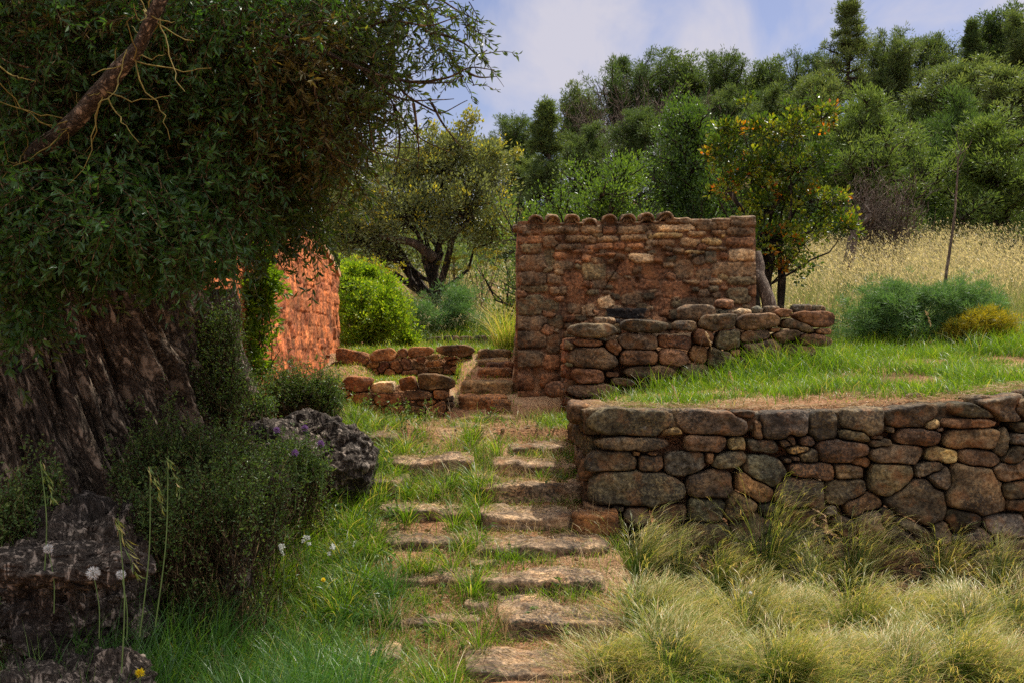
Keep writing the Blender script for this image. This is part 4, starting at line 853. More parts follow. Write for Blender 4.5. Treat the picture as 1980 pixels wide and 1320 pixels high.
place('cone', 862, 258, 40, 80, 'tiny pointed pine far off behind the yellow-tipped tree', variant=1)
place('full', 800, 285, 42, 110, 'far low pine behind the left side of the yellow-tipped tree', variant=1)
place('full', 730, 300, 42, 110, 'far low pine seen under the olive branch', variant=0)
place('full', 655, 308, 42, 120, 'far low pine just right of the olive foliage', variant=1)
place('full', 560, 300, 40, 140, 'far pine glimpsed through the olive leaves', variant=0)
place('full', 1020, 300, 24, 150, 'bushy pine between the yellow-tipped tree and the slim conifer', variant=0)
place('full', 1130, 230, 30, 130, 'shaded pine behind the bright green tree', variant=1)
place('full', 1240, 205, 29, 150, 'low pine under the bare brown twigs', variant=0)
protos.clear()
place('full', 1668, 190, 20, 215, 'soft pale green young pine right of the orange-leaved carob', 'young pines at the edge of the field', variant=5, mat=ML_PINEL, leaf=(.10, .020), name='young_pine')
place('full', 1925, 230, 19.5, 260, 'soft pale green young pine at the right edge behind the golden grass', 'young pines at the edge of the field', variant=5)
place('full', 1848, 190, 22, 150, 'pale green pine leaning behind the bare sapling', 'young pines at the edge of the field', variant=5)
place('full', 1780, 300, 23, 130, 'dark shaded young pine in the gap between the two pale ones', 'young pines at the edge of the field', variant=5)
place('full', 1590, 250, 21, 150, 'young pine half hidden behind the carob crown', 'young pines at the edge of the field', variant=5)
# bare brown trees among the pines
def bare_tree(label, cx, top, bot, d, wpx, seed, group=None, mat=M_DRYTWIG, name='bare_tree', n=180, th=.012, cat='bare tree'):
    r_ = np.random.default_rng(seed); x = (cx-990)/F*d; gz = hillz(x, d); z1 = (660-top)/F*d; Wd = wpx/F*d
    root = thing(name, label, cat, (x, d, gz), group); b = Buf(); H = z1-gz
    bs = np.array([[x, d, gz]])+np.zeros((9, 3)); en = bs+np.stack([r_.normal(0, Wd*.22, 9), r_.normal(0, Wd*.22, 9), H*r_.uniform(.5, .85, 9)], 1)
    P = bez(bs, en, 8, r_, 0, .1); V, f = tubes(P, np.linspace(.05, th, 8)[None]*np.ones((9, 1))*(H/3), 5); b.add(V, f); b.build('trunk', mat, root)
    s0 = P[r_.integers(0, 9, n), r_.integers(3, 8, n)]; e0 = s0+np.stack([r_.normal(0, Wd*.18, n), r_.normal(0, Wd*.18, n), np.abs(r_.normal(H*.15, H*.12, n))], 1)
    e0[:, 2] = np.minimum(e0[:, 2], z1)
    Q = bez(s0, e0, 5, r_, 0, .15); b = Buf(); V, f = tubes(Q, np.linspace(th, th*.4, 5)[None]*np.ones((n, 1)), 3); b.add(V, f)
    m_ = n*4; s1 = Q[r_.integers(0, n, m_), r_.integers(1, 5, m_)]; e1 = s1+r_.normal(0, Wd*.07, (m_, 3))+[0, 0, H*.06]
    V, f = tubes(bez(s1, e1, 3, r_, 0, .15), np.linspace(th*.6, th*.3, 3)[None]*np.ones((m_, 1)), 3); b.add(V, f); b.build('twigs', mat, root)
    return root
for (cx, tp, d, w, lb) in [(1180, 190, 34, 150, 'bare grey-brown leafless tree on the slope below the umbrella pine'), (1275, 175, 33, 140, 'bare leafless tree showing brown twigs between two ridge pines'), (1350, 190, 28, 110, 'bare leafless thicket left of the tall green tree top'), (1760, 250, 25, 110, 'tangle of bare grey branches in the dark gap of the pine slope')]:
    bare_tree(lb, cx, tp, 400, d, w, 700+cx, 'leafless trees on the slope', n=260)
bare_tree('pale grey dry shrub with tangled twigs beside the dead trunk in the field', 1700, 345, 480, 17, 150, 731, n=420, th=.008, name='dry_shrub', cat='shrub')
# dead trunk near it
def limb(name, pts, rad, mat, parent=None, sides=10, nz=.02, ks=24, loc=None, **kw):
    pts = np.array(pts, float); t = np.linspace(0, len(pts)-1, ks); i = np.clip(t.astype(int), 0, len(pts)-2); f = (t-i)[:, None]
    p0 = pts[np.clip(i-1, 0, len(pts)-1)]; p1 = pts[i]; p2 = pts[i+1]; p3 = pts[np.clip(i+2, 0, len(pts)-1)]
    P = .5*((2*p1)+(-p0+p2)*f+(2*p0-5*p1+4*p2-p3)*f**2+(-p0+3*p1-3*p2+p3)*f**3)
    rr = np.interp(t, range(len(pts)), rad); V, ff = tubes(P[None], rr[None], sides); V = V+nz*np.stack([vnoise(V*9, 5), vnoise(V*9, 6), vnoise(V*9, 7)], -1)
    n_ = len(V); ga = np.tile(np.arange(sides)/sides*2*math.pi*rr.mean(), ks); hb = np.repeat(t*.2, sides)
    return mesh_np(name, V, ff, mat, parent, {'g': ga, 'h': hb}, loc=loc)
dt = thing('dead_trunk', 'short pale dead forked trunk standing in the golden grass', 'dead tree', px(1650, 500, 15.5))
limb('trunk', [px(1640, 520, 15.5), px(1648, 470, 15.5), px(1658, 430, 15.5), px(1640, 412, 15.4)], [.10, .08, .06, .03], M_DRYTWIG, dt)
limb('branch', [px(1655, 440, 15.5), px(1680, 418, 15.5), px(1672, 395, 15.5)], [.05, .035, .02], M_DRYTWIG, dt)
sp = thing('bare_sapling', 'tall thin bare grey sapling leaning slightly right in front of the pines', 'sapling', px(1822, 610, 11.8))
limb('trunk', [px(1812, 640, 11.8), px(1828, 540, 11.8), px(1843, 440, 11.8), px(1850, 360, 11.8), px(1853, 310, 11.8), px(1860, 285, 11.8)], [.021, .018, .015, .011, .008, .005], M_DRYTWIG, sp, nz=.006, ks=30)
for pts in ([(1851, 335), (1838, 328), (1834, 322)], [(1853, 312), (1848, 298), (1850, 285)], [(1852, 330), (1866, 300), (1862, 270)], [(1855, 300), (1872, 285), (1880, 268)], [(1848, 380), (1838, 372), (1832, 360)], [(1856, 290), (1850, 262), (1856, 240)]):
    limb('twig', [px(a, b_, 11.8) for a, b_ in pts], [.006, .004, .002], M_DRYTWIG, sp, 4, .003, 8)

# ------------------------------------------------------------------ middle distance trees
def cloud_lobes(lst, cx, d, base, scale_y=.9):
    o = []
    for (x, y, w, h, dy) in lst:
        p_ = px(x, y, d); o.append((p_[0]-base[0], dy, p_[2]-base[2], w/2/F*d, w/2/F*d*scale_y, h/2/F*d))
    return o
rg = np.random.default_rng(111)
D = 16.5; bs = px(838, 545, D); bs[2] = gh(bs[0], D)
def vb_tip(Pl, v, rng, ci, n):
    hi = rng.random(n)[ci] > .86; top = Pl[:, 2] > 1.3
    return np.where(hi & top & (rng.random(len(v)) < .8), rng.uniform(.86, 1, len(v)), v*.8)
make_tree('yellow_tipped_tree', 'wide old carob-like tree with a dark forked trunk, grey-green leaves and yellow shoot tips', 'tree', bs, 2.6,
    cloud_lobes([(690, 400, 150, 150, .2), (760, 360, 160, 150, 0), (850, 330, 180, 130, .2), (930, 340, 120, 130, .1), (800, 430, 180, 120, -.3), (900, 420, 150, 130, -.2), (700, 470, 150, 110, .1), (650, 380, 90, 120, .6), (640, 460, 100, 130, .5), (950, 440, 100, 120, .3), (760, 490, 120, 70, .2), (860, 290, 110, 60, 0), (770, 300, 90, 60, .2), (950, 300, 60, 50, 0)], 0, D, bs),
    'leaf', 2300, 16, (.062, .032), rg, ML_GREYTREE, M_BARK, tr=.17, trunk_top=.36, spread=.16, vbias=vb_tip)
# a few erect shoots
b = Buf()
yt = [o for o in SC.objects if o.name == 'yellow_tipped_tree'][0]
for (a, t_, s_) in [(890, 232, 6), (920, 225, 9), (905, 215, 2), (840, 240, -3), (770, 225, 4), (808, 250, 3), (880, 250, 3), (965, 285, 4), (1000, 290, 9)]:
    e = px(a, t_, D); s0 = px(a-s_*2, t_+95, D); V, f = tubes(bez(s0, e, 5, rg, 0, .03), np.linspace(.012, .004, 5)[None], 4); b.add(V, f)
b.build('shoots', M_BARK, yt)
b = Buf()
for (a, t_) in [(890, 240), (922, 222), (906, 214), (838, 240), (770, 225), (808, 250), (880, 262), (965, 285), (1000, 290), (900, 250), (912, 228)]:
    n = 60; c = px(a, t_, D); P_ = c+rg.normal(0, .055, (n, 3))-[0, 0, .05]; V, f, vv = leafbuf(P_, nrm(rg.normal(size=(n, 3))+[0, 0, .6]), .08, .035, rg, rg.uniform(.6, .95, n)); b.add(V, f, v=vv)
b.build('shoot_leaves', ML_GREYTREE, yt, smooth=False)
limb('branch', [px(838, 500, D-.1), px(800, 470, D-.3), px(760, 462, D-.3), px(735, 455, D-.2)], [.09, .07, .05, .03], M_DRYTWIG, yt)
D = 14.0; bs = px(1165, 520, D); bs[2] = gh(bs[0], D)
make_tree('bright_green_tree', 'bright green dense shrubby tree rising behind the tiled edge of the hut', 'tree', bs, 2.8,
    cloud_lobes([(1120, 350, 110, 130, 0), (1160, 310, 110, 90, 0), (1200, 350, 130, 120, .2), (1090, 400, 90, 90, .1), (1180, 410, 160, 90, -.1), (1240, 300, 90, 90, .2), (1250, 380, 100, 100, .1), (1140, 460, 160, 80, .1), (1090, 440, 90, 70, 0)], 0, D, bs),
    'leaf', 2600, 12, (.050, .026), rg, ML_LENT, M_BARK, tr=.05, trunk_top=.75, spread=.13, up=.5, env=('full', 2.62, 2.15))
D = 15.2; bs = px(1335, 520, D); bs[2] = gh(bs[0], D)
make_tree('deep_green_tree', 'taller deep green tree with two rounded tops between the bright green tree and the carob', 'tree', bs, 3.4,
    cloud_lobes([(1300, 235, 80, 90, 0), (1355, 220, 75, 90, 0), (1330, 290, 130, 100, 0), (1280, 330, 100, 110, .1), (1360, 330, 100, 120, .1), (1310, 390, 150, 110, 0), (1370, 400, 90, 110, 0), (1265, 400, 80, 100, .2), (1330, 460, 160, 90, 0)], 0, D, bs),
    'leaf', 2600, 12, (.052, .028), rg, ML_DKTREE2, M_BARK, tr=.05, trunk_top=.8, spread=.12, up=.5, env=('full', 3.15, 1.5))
# carob with orange young leaves
D = 11.2; bs = px(1478, 560, D); bs[2] = gh(bs[0], D)-.02
def vb_car(Pl, v, rng, ci, n):
    k = rng.random(n)[ci]; z = Pl[:, 2]
    return np.where((k > .955) & (z > .5), rng.uniform(.92, 1, len(v)), np.where((k > .5) & (z > .5), rng.uniform(.6, .88, len(v)), v*.6))
cb = make_tree('carob_tree', 'young carob tree with yellow-green and orange-red new leaves beside the right corner of the hut', 'tree', bs, 2.6,
    cloud_lobes([(1400, 300, 70, 80, 0), (1430, 260, 70, 70, .1), (1480, 250, 80, 70, 0), (1540, 250, 80, 80, 0), (1590, 230, 50, 60, 0), (1450, 330, 110, 90, 0), (1540, 330, 130, 100, 0), (1590, 310, 60, 80, 0), (1400, 370, 70, 80, 0), (1490, 400, 130, 90, 0), (1570, 400, 110, 90, 0),
      (1480, 470, 120, 80, -.1), (1560, 470, 110, 80, .1), (1610, 400, 60, 70, .1), (1640, 440, 60, 60, .1), (1520, 520, 100, 60, .1), (1580, 190, 30, 40, 0), (1445, 205, 30, 40, 0), (1400, 250, 40, 50, 0)], 0, D, bs),
    'leaf', 620, 17, (.058, .032), rg, ML_CAROB, M_BARK, tr=.055, trunk_top=.55, spread=.075, vbias=vb_car, up=.3, lean=(.1, 0))
limb('trunk', [px(1500, 665, 11.3), px(1512, 560, 11.3), px(1500, 470, 11.2), px(1430, 400, 11.1), (px(1400, 360, 11.1))], [.05, .045, .04, .03, .02], M_BARK, cb)
limb('trunk', [px(1470, 665, 11.1), px(1462, 560, 11.1), px(1466, 480, 11.1), px(1480, 420, 11.1), px(1560, 330, 11.1)], [.04, .035, .03, .022, .015], M_BARK, cb)
lg = thing('leaning_log', 'weathered grey log leaning against the right corner of the hut', 'log', px(1470, 600, 10.0))
limb('log', [px(1492, 612, 9.95), px(1482, 570, 10.0), px(1470, 530, 10.1), px(1462, 490, 10.2)], [.08, .07, .06, .045], M_DRYTWIG, lg, 12, .02)

# ------------------------------------------------------------------ bushes
def bush(name, label, cat, lobes, n_cl, per, leaf, mat, seed, spread=.06, base=None, up=.4, vb=None, stems=40, group=None, kind='leaf', th=.004, shell=.45, stem_mat=None):
    r_ = np.random.default_rng(seed); lobes = np.array(lobes, float); c0 = lobes[:, :3].mean(0)
    base = np.array(base if base is not None else [c0[0], c0[1], gh(c0[0], c0[1])])
    root = thing(name, label, cat, base, group)
    cc, dd, ii = clumps_in(lobes, n_cl, r_, shell); n = n_cl*per; ci = np.repeat(np.arange(n_cl), per); rnd = nrm(r_.normal(size=(n, 3)))
    if stems:
        sel = r_.choice(n_cl, min(stems, n_cl), replace=False); s0 = base+r_.normal(0, .06, (len(sel), 3))*[1, 1, 0]-[0, 0, .03]
        P_ = bez(s0, cc[sel], 6, r_, .04, .10); b = Buf(); V, f = tubes(P_, np.linspace(th*1.8, th*.5, 6)[None]*np.ones((len(sel), 1)), 4); b.add(V, f); b.build('stems', stem_mat or M_TWIG, root)
    if kind == 'leaf': Pp = cc[ci]+rnd*spread*r_.random((n, 1))**.5; D_ = rnd*.8+dd[ci]*.6+[0, 0, up]
    else: D_ = nrm(rnd+dd[ci]*.4+[0, 0, up]); Pp = cc[ci]+D_*spread*.3
    v = r_.random(n) if vb is None else vb(Pp, r_, ci, n_cl)
    V, f, vv = leafbuf(Pp, D_, leaf[0]*r_.uniform(.6, 1.3, n), leaf[1]*r_.uniform(.7, 1.2, n), r_, v)
    b = Buf(); b.add(V, f, v=vv); b.build('foliage', mat, root, smooth=False); return root
def L(x, y, d, w, h, dp=None):     # lobe measured in the photo
    p_ = px(x, y, d); return (p_[0], p_[1], p_[2], w/2/F*d, (dp or w/2/F*d), h/2/F*d)
bush('lime_bush', 'rounded lime-green sunlit bush draped beside the far end of the ochre house', 'bush',
     [L(690, 570, 12.7, 90, 110), L(730, 600, 12.6, 110, 110), L(760, 630, 12.5, 90, 90), L(700, 630, 12.6, 100, 110), L(680, 540, 12.9, 70, 70), L(740, 560, 13, 70, 60), L(775, 650, 12.4, 60, 60), L(665, 555, 12.9, 40, 60), L(715, 530, 13, 40, 30), L(790, 665, 12.3, 40, 30), L(755, 590, 12.7, 50, 40), L(680, 660, 12.4, 60, 50)], 1500, 16, (.042, .026), ML_LIME, 31, .06, up=.3, shell=.6)
bush('climbing_vine', 'yellow-green vine hanging down the near edge of the ochre house wall', 'vine',
     [L(490, 520, 7.9, 60, 60, .12), L(515, 545, 7.9, 60, 60, .12), L(500, 590, 7.9, 70, 90, .12), L(490, 650, 7.9, 70, 90, .12), L(480, 700, 7.9, 70, 70, .12), L(480, 480, 7.9, 50, 40, .12), L(455, 600, 7.8, 70, 140, .15), L(450, 690, 7.8, 80, 100, .15)], 650, 12, (.045, .028), ML_LIME, 32, .055, base=px(480, 740, 7.95), up=-.1,
     vb=lambda P_, r_, ci, n: r_.random(len(ci))*.6)
fn = bush('fennel_bush', 'wide blue-green feathery fennel clump on the grass terrace in front of the golden oats', 'bush',
     [L(1660, 620, 11.1, 120, 100), L(1740, 598, 11.1, 130, 100), L(1820, 596, 11.1, 140, 90), L(1890, 600, 11.1, 100, 90), L(1700, 650, 11.3, 120, 60), L(1800, 640, 11.3, 150, 60)], 3000, 18, (.085, .006), ML_FENNEL, 33, .07, kind='spray', up=.5, stems=110, th=.005, base=(4.6, 11.5, gh(4.6, 11.5)), stem_mat=M_STEM)
bush('yellowed_fennel', 'yellow withering part-grown fennel at the right end of the green fennel clump', 'bush',
     [L(1895, 628, 10.7, 90, 60), L(1935, 640, 10.7, 70, 60), L(1860, 640, 10.7, 60, 40)], 600, 16, (.07, .0055), ML_FENNELY, 34, .06, kind='spray', up=.4, stems=40, th=.004, stem_mat=M_STEM)
bush('fennel_bush', 'dark green shaded fennel mound behind the kerb wall under the yellow-tipped tree', 'bush',
     [L(850, 605, 14.8, 110, 90), L(900, 620, 14.7, 90, 80), L(820, 620, 14.6, 80, 70), L(880, 585, 15, 100, 60)], 1100, 16, (.085, .007), ML_FENNEL, 35, .08, kind='spray', up=.5, stems=60, stem_mat=M_STEM)
# shrubs in the undergrowth on the left
def sprig_shrub(label, lobes, ncl, seed, mat=ML_SHRUB, leaf=(.019, .0085), base=None, name='wild_shrub', group='wiry shrubs around the olive trunk', nl=20):
    r_ = np.random.default_rng(seed); lobes = np.array(lobes, float); c0 = lobes[:, :3].mean(0)
    base = np.array(base if base is not None else [c0[0], c0[1], gh(c0[0], c0[1])]); root = thing(name, label, 'shrub', base, group)
    n = ncl; i = r_.integers(0, len(lobes), n); u = nrm(r_.normal(size=(n, 3)))*(r_.random((n, 1))**.5)
    e0 = lobes[i, :3]+u*lobes[i, 3:6]*np.array([1.15, 1.1, 1.15]); e0[:, 2] += np.where(r_.random(n) > .72, r_.uniform(.02, .17, n), 0)
    s0 = lobes[i, :3]*.55+base*.45; s0 = s0+r_.normal(0, .5, (n, 3))*lobes[i, 3:6]; s0[:, 2] = np.minimum(s0[:, 2], e0[:, 2]-.05); deep = r_.random(n) < .25; s0[deep, 2] = base[2]
    P_ = bez(s0, e0, 6, r_, .03, .16); t_ = r_.uniform(.35, 1, (n, nl)); k = np.clip((t_*5).astype(int), 0, 4); fr = (t_*5-k)[..., None]; ar = np.arange(n)[:, None]
    Q = P_[ar, k]*(1-fr)+P_[ar, k+1]*fr; T = nrm(P_[ar, k+1]-P_[ar, k]); rnd = nrm(r_.normal(size=Q.shape)); LD = T*.6+nrm(rnd-T*(rnd*T).sum(-1, keepdims=True)); m_ = n*nl
    b = Buf(); V, f = tubes(P_, np.linspace(.0022, .0008, 6)[None]*np.ones((n, 1)), 3); b.add(V, f); b.build('stems', M_TWIG, root)
    V, f, vv = leafbuf(Q.reshape(m_, 3), LD.reshape(m_, 3), leaf[0]*r_.uniform(.6, 1.3, m_), leaf[1]*r_.uniform(.7, 1.2, m_), r_); b = Buf(); b.add(V, f, v=vv); b.build('foliage', mat, root, smooth=False); return root
sprig_shrub('sunlit wiry shrub with tiny leaves below the ochre house wall', [L(560, 740, 7.6, 110, 80), L(610, 745, 7.6, 100, 90), L(640, 760, 7.5, 70, 70), L(530, 760, 7.5, 80, 60)], 1000, 41, base=(-1.55, 7.6, gh(-1.55, 7.6)))
sprig_shrub('tall wispy dark shrub against the right side of the olive trunk', [L(400, 680, 5.9, 120, 150), L(440, 740, 5.9, 120, 120), L(380, 760, 5.8, 120, 130), L(430, 620, 6.0, 90, 90)], 850, 42, base=(-1.75, 5.9, gh(-1.75, 5.9)))
sprig_shrub('dark shrub in front of the olive trunk, left of the dead root', [L(330, 850, 4.9, 150, 120), L(400, 880, 4.9, 150, 110), L(280, 900, 4.8, 130, 110), L(470, 880, 5.2, 120, 90)], 900, 43, base=(-1.65, 4.9, gh(-1.65, 4.9)-.1))
sprig_shrub('dense low dark shrub in the middle of the shaded undergrowth', [L(360, 955, 4.4, 170, 100), L(450, 940, 4.5, 150, 90), L(530, 925, 4.9, 130, 80), L(290, 980, 4.2, 100, 70)], 700, 44, base=(-1.35, 4.5, gh(-1.35, 4.5)-.1))
sprig_shrub('small dark shrub at the left edge beside the gnarled stump', [L(50, 960, 3.9, 110, 110), L(90, 930, 4.0, 80, 80), L(20, 990, 3.8, 80, 90)], 420, 45, base=(-1.95, 4.0, gh(-1.95, 4.0)-.05))
sprig_shrub('greyish shrub with pale stems covering the dead root', [L(560, 880, 6.0, 110, 60), L(600, 900, 5.8, 90, 60), L(520, 900, 5.6, 90, 60)], 700, 46, base=(-1.3, 5.9, gh(-1.3, 5.9)-.05))
sprig_shrub('leafy shrub at the foot of the vine', [L(455, 770, 6.9, 100, 60), L(500, 780, 6.9, 80, 50)], 420, 47, base=(-1.85, 6.9, gh(-1.85, 6.9)))
# umbel plants behind the lime bush
for (a, t_, d, sd, lb) in [(712, 505, 14, 1, 'tall umbel plant with ochre flower heads left behind the lime bush'), (742, 520, 14.2, 2, 'umbel plant with rusty flower heads right behind the lime bush'), (930, 490, 16, 3, 'brown-headed umbel plant standing in the far field left of the hut'), (880, 500, 16.2, 4, 'thin umbel plant under the yellow-tipped tree')]:
    r_ = np.random.default_rng(sd); x = (a-990)/F*d; g0 = gh(x, d); rt = thing('umbel_plant', lb, 'plant', (x, d, g0), 'umbel plants in the field'); b = Buf(); c_ = Buf()
    for k in range(9):
        e = px(a+r_.normal(0, 16), t_+r_.uniform(-12, 30), d+r_.normal(0, .1)); V, f = tubes(bez(np.array([x, d, g0]), e, 5, r_, 0, .04), np.linspace(.009, .004, 5)[None], 4); b.add(V, f)
        n = 40; P_ = e+r_.normal(0, .045, (n, 3))*[1, 1, .35]; V, f, vv = leafbuf(P_, nrm(r_.normal(size=(n, 3))), .028, .022, r_, r_.uniform(.1, .6, n)); c_ = Buf(); c_.add(V, f, v=vv); c_.build('flower_head', ML_FENNELY, rt, smooth=False)
    b.build('stem', M_BSTEM, rt)

# scrub that covers the hill floor under the pines
r_ = np.random.default_rng(77); n = 26000; xs = r_.uniform(-16, 24, n); ys = 18.5+r_.random(n)**.8*26; zs = ground_h(xs, ys)
keep = np.abs(xs) < ys*.62+2; xs, ys, zs = xs[keep], ys[keep], zs[keep]; n = len(xs); per = 12; ci = np.repeat(np.arange(n), per)
hgt = .3+.6*np.clip(fbm(np.stack([xs*.5, ys*.5, 0*xs], -1), 3, 4)+.5, 0, 1.4)
P_ = np.stack([xs, ys, zs], -1)[ci]+np.stack([r_.normal(0, .16, n*per), r_.normal(0, .16, n*per), r_.random(n*per)*hgt[ci]], -1)
V, f, vv = leafbuf(P_, nrm(r_.normal(size=(n*per, 3))+[0, 0, .6]), .15, .05, r_); b = Buf(); b.add(V, f, v=vv)
o = b.build('scrub', ML_PINE, None, smooth=False); tag(o, 'low green scrub covering the slope under the pines', 'scrub', kind='stuff')

# ------------------------------------------------------------------ grasses
def grass_patch(name, label, P_, H, lean, Wd, mat, seed, az=None, v=None, K=4, cat='grass', droop=.35):
    r_ = np.random.default_rng(seed); n = len(P_); az = r_.uniform(0, 6.283, n) if az is None else az
    V, f, tt, m_ = blades(P_, H, az, lean, Wd, r_, K, droop); v = r_.random(n) if v is None else v
    b = Buf(); b.add(V, f, v=np.repeat(v, m_), t=tt); o = b.build(name, mat, None); tag(o, label, cat, kind='stuff'); return o
def scatter(n, x0, x1, y0, y1, r_, dens=None):
    x = r_.uniform(x0, x1, n); y = r_.uniform(y0, y1, n)
    if dens is not None:
        k = r_.random(n) < dens(x, y); x, y = x[k], y[k]
    return x, y
def clumpn(x, y, s, sd): return fbm(np.stack([x*s, y*s, 0*x], -1), 3, sd)
def pts(x, y, dz=-.01): return np.stack([x, y, ground_h(x, y)+dz], -1)
r_ = np.random.default_rng(201)
# terrace lawn (right)
x, y = scatter(125000, .5, 8.0, 6.56, 11.6, r_, lambda x, y: np.clip(.6+1.9*clumpn(x, y, 1.9, 31), .04, 1)*sst(.0, .5, x-.62+.1)*np.where((y > 9.6) & (x < 2.6), 0, 1)*np.where((y > 9.0) & (x < 2.95), .0, 1)*(.6+.4*sst(6.55, 6.8, y)))
P_ = pts(x, y); hh_ = .035+.17*np.clip(clumpn(x, y, 2.3, 33)+.35, 0, 1)+.16*sst(9.3, 10.6, y)+.12*np.exp(-((y-8.75)/.3)**2)*(x < 3)
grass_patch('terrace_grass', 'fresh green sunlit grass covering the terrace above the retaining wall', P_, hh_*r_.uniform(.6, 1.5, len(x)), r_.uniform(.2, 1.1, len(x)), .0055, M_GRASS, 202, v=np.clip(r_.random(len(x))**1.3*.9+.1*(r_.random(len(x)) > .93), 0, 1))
# stairs and landing grass
def dst(x, y):
    steps = (x > -.12) & (x < .6) & (y > 4.9) & (y < 7.95)
    b_ = np.clip(.50+2.4*clumpn(x, y, 2.3, 41), .03, 1)
    b_ = np.where(steps, np.clip(b_*.5*(np.abs(((y-4.98) % .42)-.39) < .07)*3+.16, 0, 1), b_)
    b_ = np.where((x > -.35) & (x < -.1) & (y < 7.9), np.maximum(b_, .8), b_)
    b_ = np.where((x < .62) & (y > 8.7) & (x > .0), b_*.2, b_)
    b_ = np.where((y > 8.55) & (x < -.5), b_*.3, b_)
    return b_*np.where((y < 4.75) & (x > -.55) & (x < .25), .3, 1)*sst(.62, .5, np.where(y > 6.35, x, x-.4))
x, y = scatter(75000, -1.5, 1.0, 3.9, 9.15, r_, dst); P_ = pts(x, y)
hh_ = .035+.13*np.clip(clumpn(x, y, 2.3, 43)+.35, 0, 1)+.05*sst(-.7, -1.2, x)
grass_patch('stair_grass', 'patchy sunlit green grass growing over and between the stone steps', P_, hh_*r_.uniform(.5, 1.6, len(x))*np.where((y > 8.3) & (x < -.35), .45, 1), r_.uniform(.2, 1.2, len(x)), .0045, M_GRASS, 203, v=np.clip(r_.random(len(x))**1.1*.92+.12*(r_.random(len(x)) > .85), 0, 1))
# taller arching grass between slabs and down the left edge of the stairs, in tufts
cx_, cy_ = scatter(300, -1.45, -.1, 3.9, 8.0, r_, lambda x, y: np.where(x < -.78, 1, .22)); extra_ = np.array([[-.22, 6.6], [-.25, 6.9], [-.2, 6.3], [-.28, 5.9], [-.15, 6.75], [-.95, 5.2], [.72, 4.7], [.5, 4.55]])
cx_ = np.concatenate([cx_, extra_[:, 0]]); cy_ = np.concatenate([cy_, extra_[:, 1]]); per = 75; ci = np.repeat(np.arange(len(cx_)), per)
a_ = r_.uniform(0, 6.283, len(ci)); q_ = np.abs(r_.normal(0, .035, len(ci))); x = cx_[ci]+q_*np.cos(a_); y = cy_[ci]+q_*np.sin(a_)
grass_patch('tall_stair_grass', 'tall arching green grass tufts along the left border of the stairs', pts(x, y), r_.uniform(.12, .36, len(x))*r_.uniform(.6, 1.1, len(cx_))[ci], r_.uniform(.3, 1.2, len(x)), .005, M_GRASS, 204, az=a_+r_.normal(0, .5, len(x)), K=5, droop=.5)
# shade grass bottom left
cx_, cy_ = scatter(620, -3.6, -.62, 3.1, 5.6, r_, lambda x, y: np.clip(.5+1.2*clumpn(x, y, 1.5, 47), .1, 1)*np.where((x < -1.45) & (y < 4.6), .35, 1)); ci = np.repeat(np.arange(len(cx_)), 80)
a_ = r_.uniform(0, 6.283, len(ci)); q_ = np.abs(r_.normal(0, .045, len(ci))); x = cx_[ci]+q_*np.cos(a_); y = cy_[ci]+q_*np.sin(a_)
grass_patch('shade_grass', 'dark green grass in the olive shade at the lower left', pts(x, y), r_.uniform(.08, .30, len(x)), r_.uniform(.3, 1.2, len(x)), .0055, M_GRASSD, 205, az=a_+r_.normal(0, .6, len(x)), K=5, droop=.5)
cx_, cy_ = scatter(150, -1.75, -.55, 3.15, 4.5, r_); ci = np.repeat(np.arange(len(cx_)), 40)
a_ = r_.uniform(0, 6.283, len(ci)); q_ = np.abs(r_.normal(0, .05, len(ci))); x = cx_[ci]+q_*np.cos(a_); y = cy_[ci]+q_*np.sin(a_)
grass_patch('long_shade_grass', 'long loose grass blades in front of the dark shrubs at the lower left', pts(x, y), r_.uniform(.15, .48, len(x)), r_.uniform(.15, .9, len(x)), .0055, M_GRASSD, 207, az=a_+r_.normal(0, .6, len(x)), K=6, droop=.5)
# broad-leaved weeds mixed into the grass
r_ = np.random.default_rng(221); x, y = scatter(900, -2.0, .45, 3.2, 8.8, r_, lambda x, y: np.where(x < -.7, .9, .18)*(y < 8.8)); P0 = pts(x, y); n = len(x)
e0 = P0+np.stack([r_.normal(0, .05, n), r_.normal(0, .05, n), r_.uniform(.06, .30, n)*np.where(x < -.6, 1, .5)], -1); P_ = bez(P0, e0, 6, r_, 0, .08); nl = 16
t_ = r_.uniform(.05, 1, (n, nl)); k = np.clip((t_*5).astype(int), 0, 4); fr = (t_*5-k)[..., None]; ar = np.arange(n)[:, None]; Q = (P_[ar, k]*(1-fr)+P_[ar, k+1]*fr).reshape(-1, 3)
b = Buf(); V, f, vv = leafbuf(Q, nrm(r_.normal(size=Q.shape)+[0, 0, .25]), .032*r_.uniform(.5, 1.5, len(Q)), .013*r_.uniform(.6, 1.5, len(Q)), r_); b.add(V, f, v=vv); V, f = tubes(P_, np.linspace(.0018, .001, 6)[None]*np.ones((n, 1)), 3); b.add(V, f, v=.5)
o = b.build('weeds', ML_SHRUB, None, smooth=False); tag(o, 'small broad-leaved weeds mixed into the grass beside the stairs', 'weeds', kind='stuff')
cx_, cy_ = scatter(140, -1.5, .6, 3.6, 8.6, r_); ci = np.repeat(np.arange(len(cx_)), 16); x = cx_[ci]+r_.normal(0, .03, len(ci)); y = cy_[ci]+r_.normal(0, .03, len(ci))
grass_patch('dry_stalks', 'thin dry straw-coloured stalks standing among the green grass', pts(x, y), r_.uniform(.08, .34, len(x)), r_.uniform(.1, 1.1, len(x)), .003, M_STRAW, 222, K=5, droop=.5)
